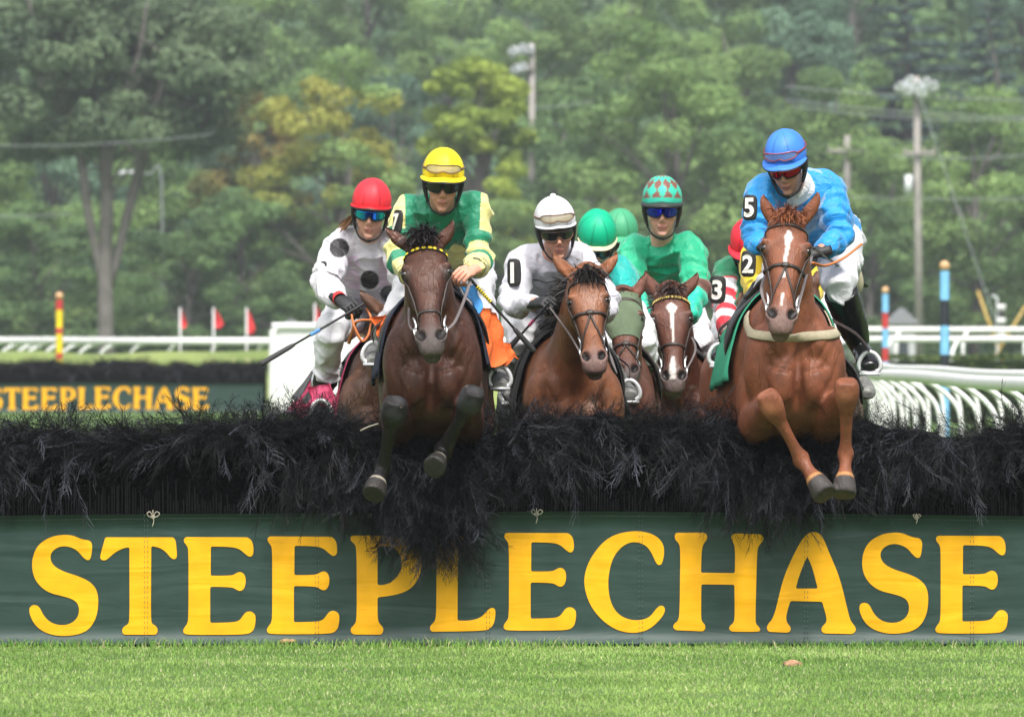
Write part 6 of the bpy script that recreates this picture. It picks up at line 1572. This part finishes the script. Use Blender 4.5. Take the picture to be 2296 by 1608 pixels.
# ---- silks patterns
def sil(base):
    return np.asarray(base, float)
GRN, PYL = (.0, .205, .105), (.72, .66, .25)
def silk_A(d):
    C = np.tile(sil(GRN), (len(d['V']), 1))
    q = (np.abs(d['tx'] - .05) / .11 + np.abs(d['tz'] + .24) / .13); C = mixc(C, PYL, ((q < 1) & ~(d['slv'][0][0] | d['slv'][1][0])).astype(float))
    for m, t in d['slv']:
        c = np.where(((t < .27) | ((t > .37) & (t < .60)) | (t > .74))[:, None], sil(PYL), sil(GRN))
        c = np.where(((np.abs(d['tx']) < d['W'] + .02) & (d['tz'] > -.03) & (t < .3))[:, None], sil(GRN), c)
        c = np.where((((t > .885) & (t < .90)) | ((t > .925) & (t < .94)))[:, None], (.05, .05, .02), c); C = np.where(m[:, None], c, C)
    return C
BLU = (.008, .27, .68)
def silk_B(d):
    V = d['V']; C = np.tile(sil(BLU), (len(V), 1)); front = d['N'][:, 1] < .6
    w = (np.abs(np.abs(d['tx'] - .0) - .085) < .022) & (d['tz'] < .03) & (d['N'][:, 1] < .2) & ~(d['slv'][0][0] | d['slv'][1][0])
    C = mixc(C, (.30, .42, .62), (w & (d['tx'] > 0) & (d['tz'] < .0)).astype(float) * .8); C = mixc(C, (.74, .74, .78), ((d['tz'] > .03) & (np.abs(d['tx'] - .03) < .10)).astype(float))
    for m, t in d['slv']: C = np.where((m & (t > .3))[:, None], np.where((t > .95)[:, None], (.01, .04, .15), sil(BLU)), C)
    return C
def silk_C(d):
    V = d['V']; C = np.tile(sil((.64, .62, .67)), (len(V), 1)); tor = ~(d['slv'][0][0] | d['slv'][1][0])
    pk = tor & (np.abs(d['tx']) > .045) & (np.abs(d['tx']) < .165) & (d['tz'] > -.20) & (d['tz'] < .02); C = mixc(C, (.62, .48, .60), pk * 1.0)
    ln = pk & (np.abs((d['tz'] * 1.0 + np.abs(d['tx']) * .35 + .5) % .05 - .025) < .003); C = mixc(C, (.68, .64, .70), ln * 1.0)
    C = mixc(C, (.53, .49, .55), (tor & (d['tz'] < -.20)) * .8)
    for u, v, Y, r in ((760, 556, 52.93, .048), (829, 628, 53.2, .046), (872, 660, 53.3, .042), (700, 640, 52.9, .0)):
        dd = V - P(u, v, Y); e = np.sqrt(dd[:, 0] ** 2 + dd[:, 2] ** 2); C = mixc(C, (.012, .012, .014), (1 - ss(e, r * .93, r * 1.02 + 1e-4)) * (np.abs(dd[:, 1]) < .75) * (d['N'][:, 1] < .2) * (tor | (u < 800)))
    for m, t in d['slv']: C = np.where((m & (t > .43) & (t < .47))[:, None], (.04, .035, .04), C)
    return C
def silk_D(d):
    C = np.tile(sil((.40, .40, .46)), (len(d['V']), 1))  # white silk torso greyed by vest beneath and shade put into the colour
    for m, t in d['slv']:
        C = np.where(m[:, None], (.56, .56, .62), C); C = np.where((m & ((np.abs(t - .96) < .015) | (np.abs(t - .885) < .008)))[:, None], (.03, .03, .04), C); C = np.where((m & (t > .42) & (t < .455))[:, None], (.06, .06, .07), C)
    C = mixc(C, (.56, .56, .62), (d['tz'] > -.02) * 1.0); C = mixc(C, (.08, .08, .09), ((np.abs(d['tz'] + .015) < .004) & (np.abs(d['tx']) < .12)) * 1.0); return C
EM = (.0, .37, .19)
def silk_G(d):
    C = np.tile(sil(EM), (len(d['V']), 1)); zz = d['tz'] + .20 - .045 * np.abs(((d['tx'] / .075) % 1) - .5) * 2
    C = mixc(C, (.13, .055, .045), ((zz < 0) & (zz > -.10)) * 1.0)
    for m, t in d['slv']:
        z2 = t - .42 - .03 * np.abs(((d['V'][:, 0] / .05) % 1) - .5) * 2
        C = np.where((m & (z2 > 0) & (t < .56))[:, None], (.15, .065, .055), np.where((m & (t >= .56))[:, None], (.0, .50, .33), np.where(m[:, None], sil(EM), C)))
    return C
def plain(c, slc=None):
    def f(d):
        C = np.tile(sil(c), (len(d['V']), 1))
        if slc is not None:
            for m, t in d['slv']: C = np.where(m[:, None], slc(t), C)
        return C
    return f
def silk_H_sl(t):
    k = (t * 8.5) % 2 < 1; c = np.where(k[:, None], (.70, .69, .72), (.62, .02, .04)); return np.where((t < .22)[:, None], (.0, .19, .08), c)
def cap_diamond(C, ne, na):
    for i in range(ne):
        for j in range(na):
            a = (j / na * 10) % 1; e = i / ne * 2.6 + .1; k = (abs(a - .5) * 2 + abs((e % 1) - .5) * 2) < 1.0
            C[i * na + j] = (.20, .075, .06) if (k and i > 3) else (.04, .50, .36)
    return C

# ---- riders
CAPY, CAPR, CAPB = (.85, .66, .015), (.72, .03, .045), (.05, .21, .70)
pA = person('jockey in yellow cap and green jacket with pale yellow sleeves over the dark bay', (993, 419, 50.02), (0, 11, 2), [(918, 472, 50.22), (1066, 470, 50.22)], [(893, 575, 50.12), (1073, 580, 50.10)],
            [(918, 628, 49.95), (1064, 606, 49.86)], [(925, 640, 49.88), (1040, 612, 49.80)], (1010, 590, 50.78), [(893, 700, 50.22), (1072, 690, 50.22)], [(850, 772, 50.42), (1112, 822, 50.42)], [(837, 812, 50.18), (1121, 866, 50.18)],
            silk_A, CAPY, vox=.006, skin=(.62, .30, .21), boots=M_GREYBOOT, goggles=(L_BLACK, F_BLACK), spare=(L_CLEAR, F_BROWN), peak_out=.055, pads=[((888, 498, 50.08), (-.85, -.5, .1), (0, 0, 1), '7', dict(w=.075, h=.11))])
pB = person('jockey in blue cap and shiny blue jacket with number 5, looking down over the chestnut', (1756, 386, 50.02), (-14, 24, -4), [(1712, 432, 50.20), (1862, 424, 50.32)], [(1692, 540, 50.05), (1880, 532, 50.18)],
            [(1718, 556, 49.95), (1838, 564, 50.06)], [(1734, 562, 49.92), (1810, 570, 50.04)], (1846, 526, 50.95), [(1730, 640, 50.30), (1880, 642, 50.28)], [(1638, 775, 50.48), (1928, 775, 50.48)], [(1614, 806, 50.25), (1950, 824, 50.25)],
            silk_B, CAPB, vox=.006, skin=(.54, .26, .18), boots=M_BLACKBOOT, gloves=True, goggles=(L_RED, F_BLACK), spare=(L_CLEARB, F_RED), boot_top=.18, boot_r=1.3, sl=1.06, tw=.98, pads=[((1680, 466, 49.96), (-.45, -.9, .05), (0, 0, 1), '5', dict(w=.068, h=.115, ds=.115))])
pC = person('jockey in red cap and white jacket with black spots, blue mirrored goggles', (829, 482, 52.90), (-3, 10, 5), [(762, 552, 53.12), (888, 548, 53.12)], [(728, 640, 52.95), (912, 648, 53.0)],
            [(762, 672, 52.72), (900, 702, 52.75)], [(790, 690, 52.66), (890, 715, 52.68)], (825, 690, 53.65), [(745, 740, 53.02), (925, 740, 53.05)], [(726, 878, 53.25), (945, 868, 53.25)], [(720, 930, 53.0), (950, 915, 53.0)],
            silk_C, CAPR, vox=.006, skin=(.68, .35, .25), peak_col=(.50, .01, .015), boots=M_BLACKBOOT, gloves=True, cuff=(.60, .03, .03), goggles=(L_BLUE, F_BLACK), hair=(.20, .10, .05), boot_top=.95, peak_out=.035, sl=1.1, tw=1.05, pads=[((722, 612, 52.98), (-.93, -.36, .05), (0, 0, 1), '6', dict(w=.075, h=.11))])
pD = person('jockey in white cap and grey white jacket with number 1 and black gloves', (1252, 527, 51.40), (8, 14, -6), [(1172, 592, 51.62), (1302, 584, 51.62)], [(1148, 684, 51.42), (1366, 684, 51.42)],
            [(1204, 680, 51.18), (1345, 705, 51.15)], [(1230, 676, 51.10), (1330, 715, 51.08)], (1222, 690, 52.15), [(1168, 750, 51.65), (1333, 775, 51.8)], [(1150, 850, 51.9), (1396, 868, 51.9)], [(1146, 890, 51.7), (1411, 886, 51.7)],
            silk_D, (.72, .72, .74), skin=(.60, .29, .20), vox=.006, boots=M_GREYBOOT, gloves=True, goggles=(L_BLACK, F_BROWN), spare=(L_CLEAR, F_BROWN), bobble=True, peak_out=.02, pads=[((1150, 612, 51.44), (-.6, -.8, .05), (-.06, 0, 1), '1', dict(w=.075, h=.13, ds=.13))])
pG = person('jockey in teal cap with brown diamonds and emerald green jacket', (1485, 475, 55.32), (0, 8, 0), [(1422, 562, 55.52), (1546, 562, 55.52)], [(1412, 650, 55.36), (1560, 650, 55.36)],
            [(1445, 712, 55.14), (1540, 716, 55.14)], [(1460, 722, 55.06), (1528, 724, 55.06)], (1486, 690, 56.15), [(1436, 758, 55.65), (1566, 762, 55.65)], [(1420, 855, 55.85), (1588, 850, 55.85)], [(1408, 885, 55.65), (1592, 885, 55.65)],
            silk_G, (.04, .50, .36), vox=.0065, hs=1.06, skin=(.72, .38, .29), boots=M_BLACKBOOT, gloves=True, goggles=(L_DEEP, F_BLACK), capfn=cap_diamond, peak_col=(.03, .04, .035), peak_out=.045, sl=1.1)
pE = person('crouching jockey in bright green cap and turquoise jacket, face hidden', (1341, 566, 53.80), (5, 38, 0), [(1295, 612, 53.98), (1390, 612, 53.98)], [(1290, 690, 53.80), (1406, 670, 53.85)],
            [(1330, 720, 53.50), (1385, 720, 53.50)], [(1345, 725, 53.45), (1375, 725, 53.45)], (1350, 690, 54.60), [(1300, 760, 54.00), (1440, 760, 54.00)], [(1290, 860, 54.25), (1450, 860, 54.25)], [(1290, 890, 54.10), (1450, 890, 54.10)],
            plain((.0, .42, .38)), (.0, .42, .22), vox=.008, peak_col=(.60, .56, .35), peak_out=.025, goggles=(L_BLACK, F_BLACK))
pF = person('jockey at the back in dull green cap, only cap and number patch showing', (1391, 548, 58.70), (0, 20, 0), [(1345, 620, 58.90), (1436, 615, 58.90)], [(1340, 700, 58.70), (1440, 690, 58.70)],
            [(1370, 740, 58.40), (1420, 740, 58.40)], [(1380, 745, 58.30), (1415, 745, 58.30)], (1400, 700, 59.50), [(1350, 770, 59.00), (1470, 770, 59.00)], [(1350, 860, 59.20), (1480, 860, 59.20)], [(1350, 890, 59.10), (1480, 890, 59.10)],
            plain((.0, .22, .12)), (.06, .33, .17), vox=.009, goggles=(L_BLACK, F_BLACK), pads=[((1432, 606, 58.65), (.1, -1, .1), (.1, 0, 1), '9', dict(w=.08, h=.12))])
pH = person('jockey in red cap and green jacket with red and white hooped sleeve, number 3', (1676, 580, 56.1), (-8, 34, 0), [(1634, 608, 56.3), (1735, 608, 56.3)], [(1630, 680, 56.1), (1745, 690, 56.1)],
            [(1632, 748, 55.8), (1720, 740, 55.8)], [(1640, 760, 55.75), (1710, 750, 55.75)], (1690, 690, 56.9), [(1625, 770, 56.3), (1745, 770, 56.3)], [(1612, 860, 56.5), (1750, 860, 56.5)], [(1612, 890, 56.4), (1750, 890, 56.4)],
            plain((.0, .19, .08), silk_H_sl), (.68, .02, .04), vox=.008, goggles=(L_BLACK, F_BLACK), sl=1.1, pads=[((1608, 650, 56.0), (-.25, -1, .0), (.05, 0, 1), '3', dict(w=.085, h=.14, ds=.13))])
pI = person('jockey in yellow jacket with number 2, head hidden behind the blue rider', (1735, 545, 54.8), (0, 30, 0), [(1698, 578, 55.0), (1800, 578, 55.0)], [(1690, 640, 54.85), (1812, 650, 54.85)],
            [(1730, 700, 54.5), (1800, 700, 54.5)], [(1745, 705, 54.45), (1790, 705, 54.45)], (1755, 660, 55.6), [(1740, 740, 55.0), (1880, 760, 55.0)], [(1740, 840, 55.2), (1930, 850, 55.2)], [(1740, 880, 55.1), (1944, 885, 55.05)],
            plain((.72, .52, .015)), (.7, .5, .02), vox=.008, boots=M_GREYBOOT, goggles=(L_BLACK, F_BLACK), sl=1.15, pads=[((1677, 592, 54.72), (-.3, -1, .0), (.03, 0, 1), '2', dict(w=.075, h=.13, ds=.12))])

saddle(hA, pA['toe'][0] + A(0, 0, .02), pA['toe'][1] + A(0, 0, .02)); saddle(hB, pB['toe'][0], pB['toe'][1]); saddle(hC, pC['toe'][0], pC['toe'][1]); saddle(hD, pD['toe'][0], pD['toe'][1]); saddle(hG, pG['toe'][0], pG['toe'][1])
for h_, p_ in ((hE, pE), (hF, pF), (hH, pH)): saddle(h_, p_['toe'][0], p_['toe'][1])
saddle(hI)

def rein(H, pts, m, w=.009, parent=None):
    mb = MB(); T = catmull([np.asarray(p, float) for p in pts], 8); tube(mb, T, [(.002 if w < .01 else .006, w * .8)] * len(T), ref=(0, .3, 1), seg=8, n=1); return mb.build('rein', m, parent or H.root)
M_ORR = mat('rubber_rein_orange', (.55, .17, .05), .6); M_GRR = mat('grey_rein', (.16, .14, .14), .6)
bitA = [hA.hp(s * .062, .47, -.06) for s in (-1, 1)]
rein(hA, [bitA[1], bitA[1] + A(.045, .15, .05), P(1052, 640, 49.78), P(1050, 622, 49.80)], M_GRR, .010)
rein(hA, [bitA[0], bitA[0] + A(-.03, .2, .05), P(920, 640, 49.85)], M_GRR, .008)
bitB = [hB.hp(s * .062, .47, -.06) for s in (-1, 1)]
rein(hB, [bitB[1], bitB[1] + A(.03, .15, .10), P(1820, 575, 49.78)], M_GRR, .009); rein(hB, [bitB[0], bitB[0] + A(-.02, .15, .10), P(1738, 572, 49.78)], M_GRR, .009)
rein(hB, [P(1820, 590, 49.82), P(1850, 596, 49.95), P(1890, 580, 50.05), P(1932, 548, 50.12)], M_ORR, .015)
rein(hC, [P(788, 705, 52.62), P(795, 735, 52.6), P(812, 765, 52.6), P(826, 752, 52.6), P(832, 715, 52.62), P(822, 692, 52.64)], M_ORR, .011)
rein(hC, [P(782, 770, 52.7), P(790, 745, 52.65), P(800, 722, 52.62), P(830, 718, 52.6), P(870, 725, 52.5)], M_ORR, .011)
bitD = [hD.hp(s * .062, .47, -.06) for s in (-1, 1)]
rein(hD, [bitD[0], bitD[0] + A(-.06, .15, .10), P(1232, 688, 51.06)], M_GRR, .009); rein(hD, [bitD[1], bitD[1] + A(.05, .15, -.1), P(1370, 800, 51.1), P(1345, 715, 51.1)], M_GRR, .009)
bitG = [hG.hp(s * .062, .47, -.06) for s in (-1, 1)]
for s in (0, 1): rein(hG, [bitG[s], bitG[s] + A(.05 * (2 * s - 1), .2, .12), pG['hnd'][s]], M_GRR, .008)

wA = whip('black whip with yellow binding held across the dark bay to the lower right', P(1056, 628, 49.84), P(1198, 788, 49.92), band=('yellow', .10, .30, 8, (.75, .58, .02)))
wC = whip('long black whip with blue binding pointing down left across the white wing', P(822, 678, 52.62), P(584, 817, 52.55), band=('blue', .45, .52, 5, (.10, .30, .70)))
wD = whip('black whip with red binding under the glove of the number 1 rider', P(1228, 684, 51.05), P(1140, 782, 51.1), band=('red', .36, .46, 4, (.40, .02, .10)))
wB = whip('black whip sticking out behind the knee of the blue rider', P(1830, 560, 49.85), P(1942, 642, 50.9))
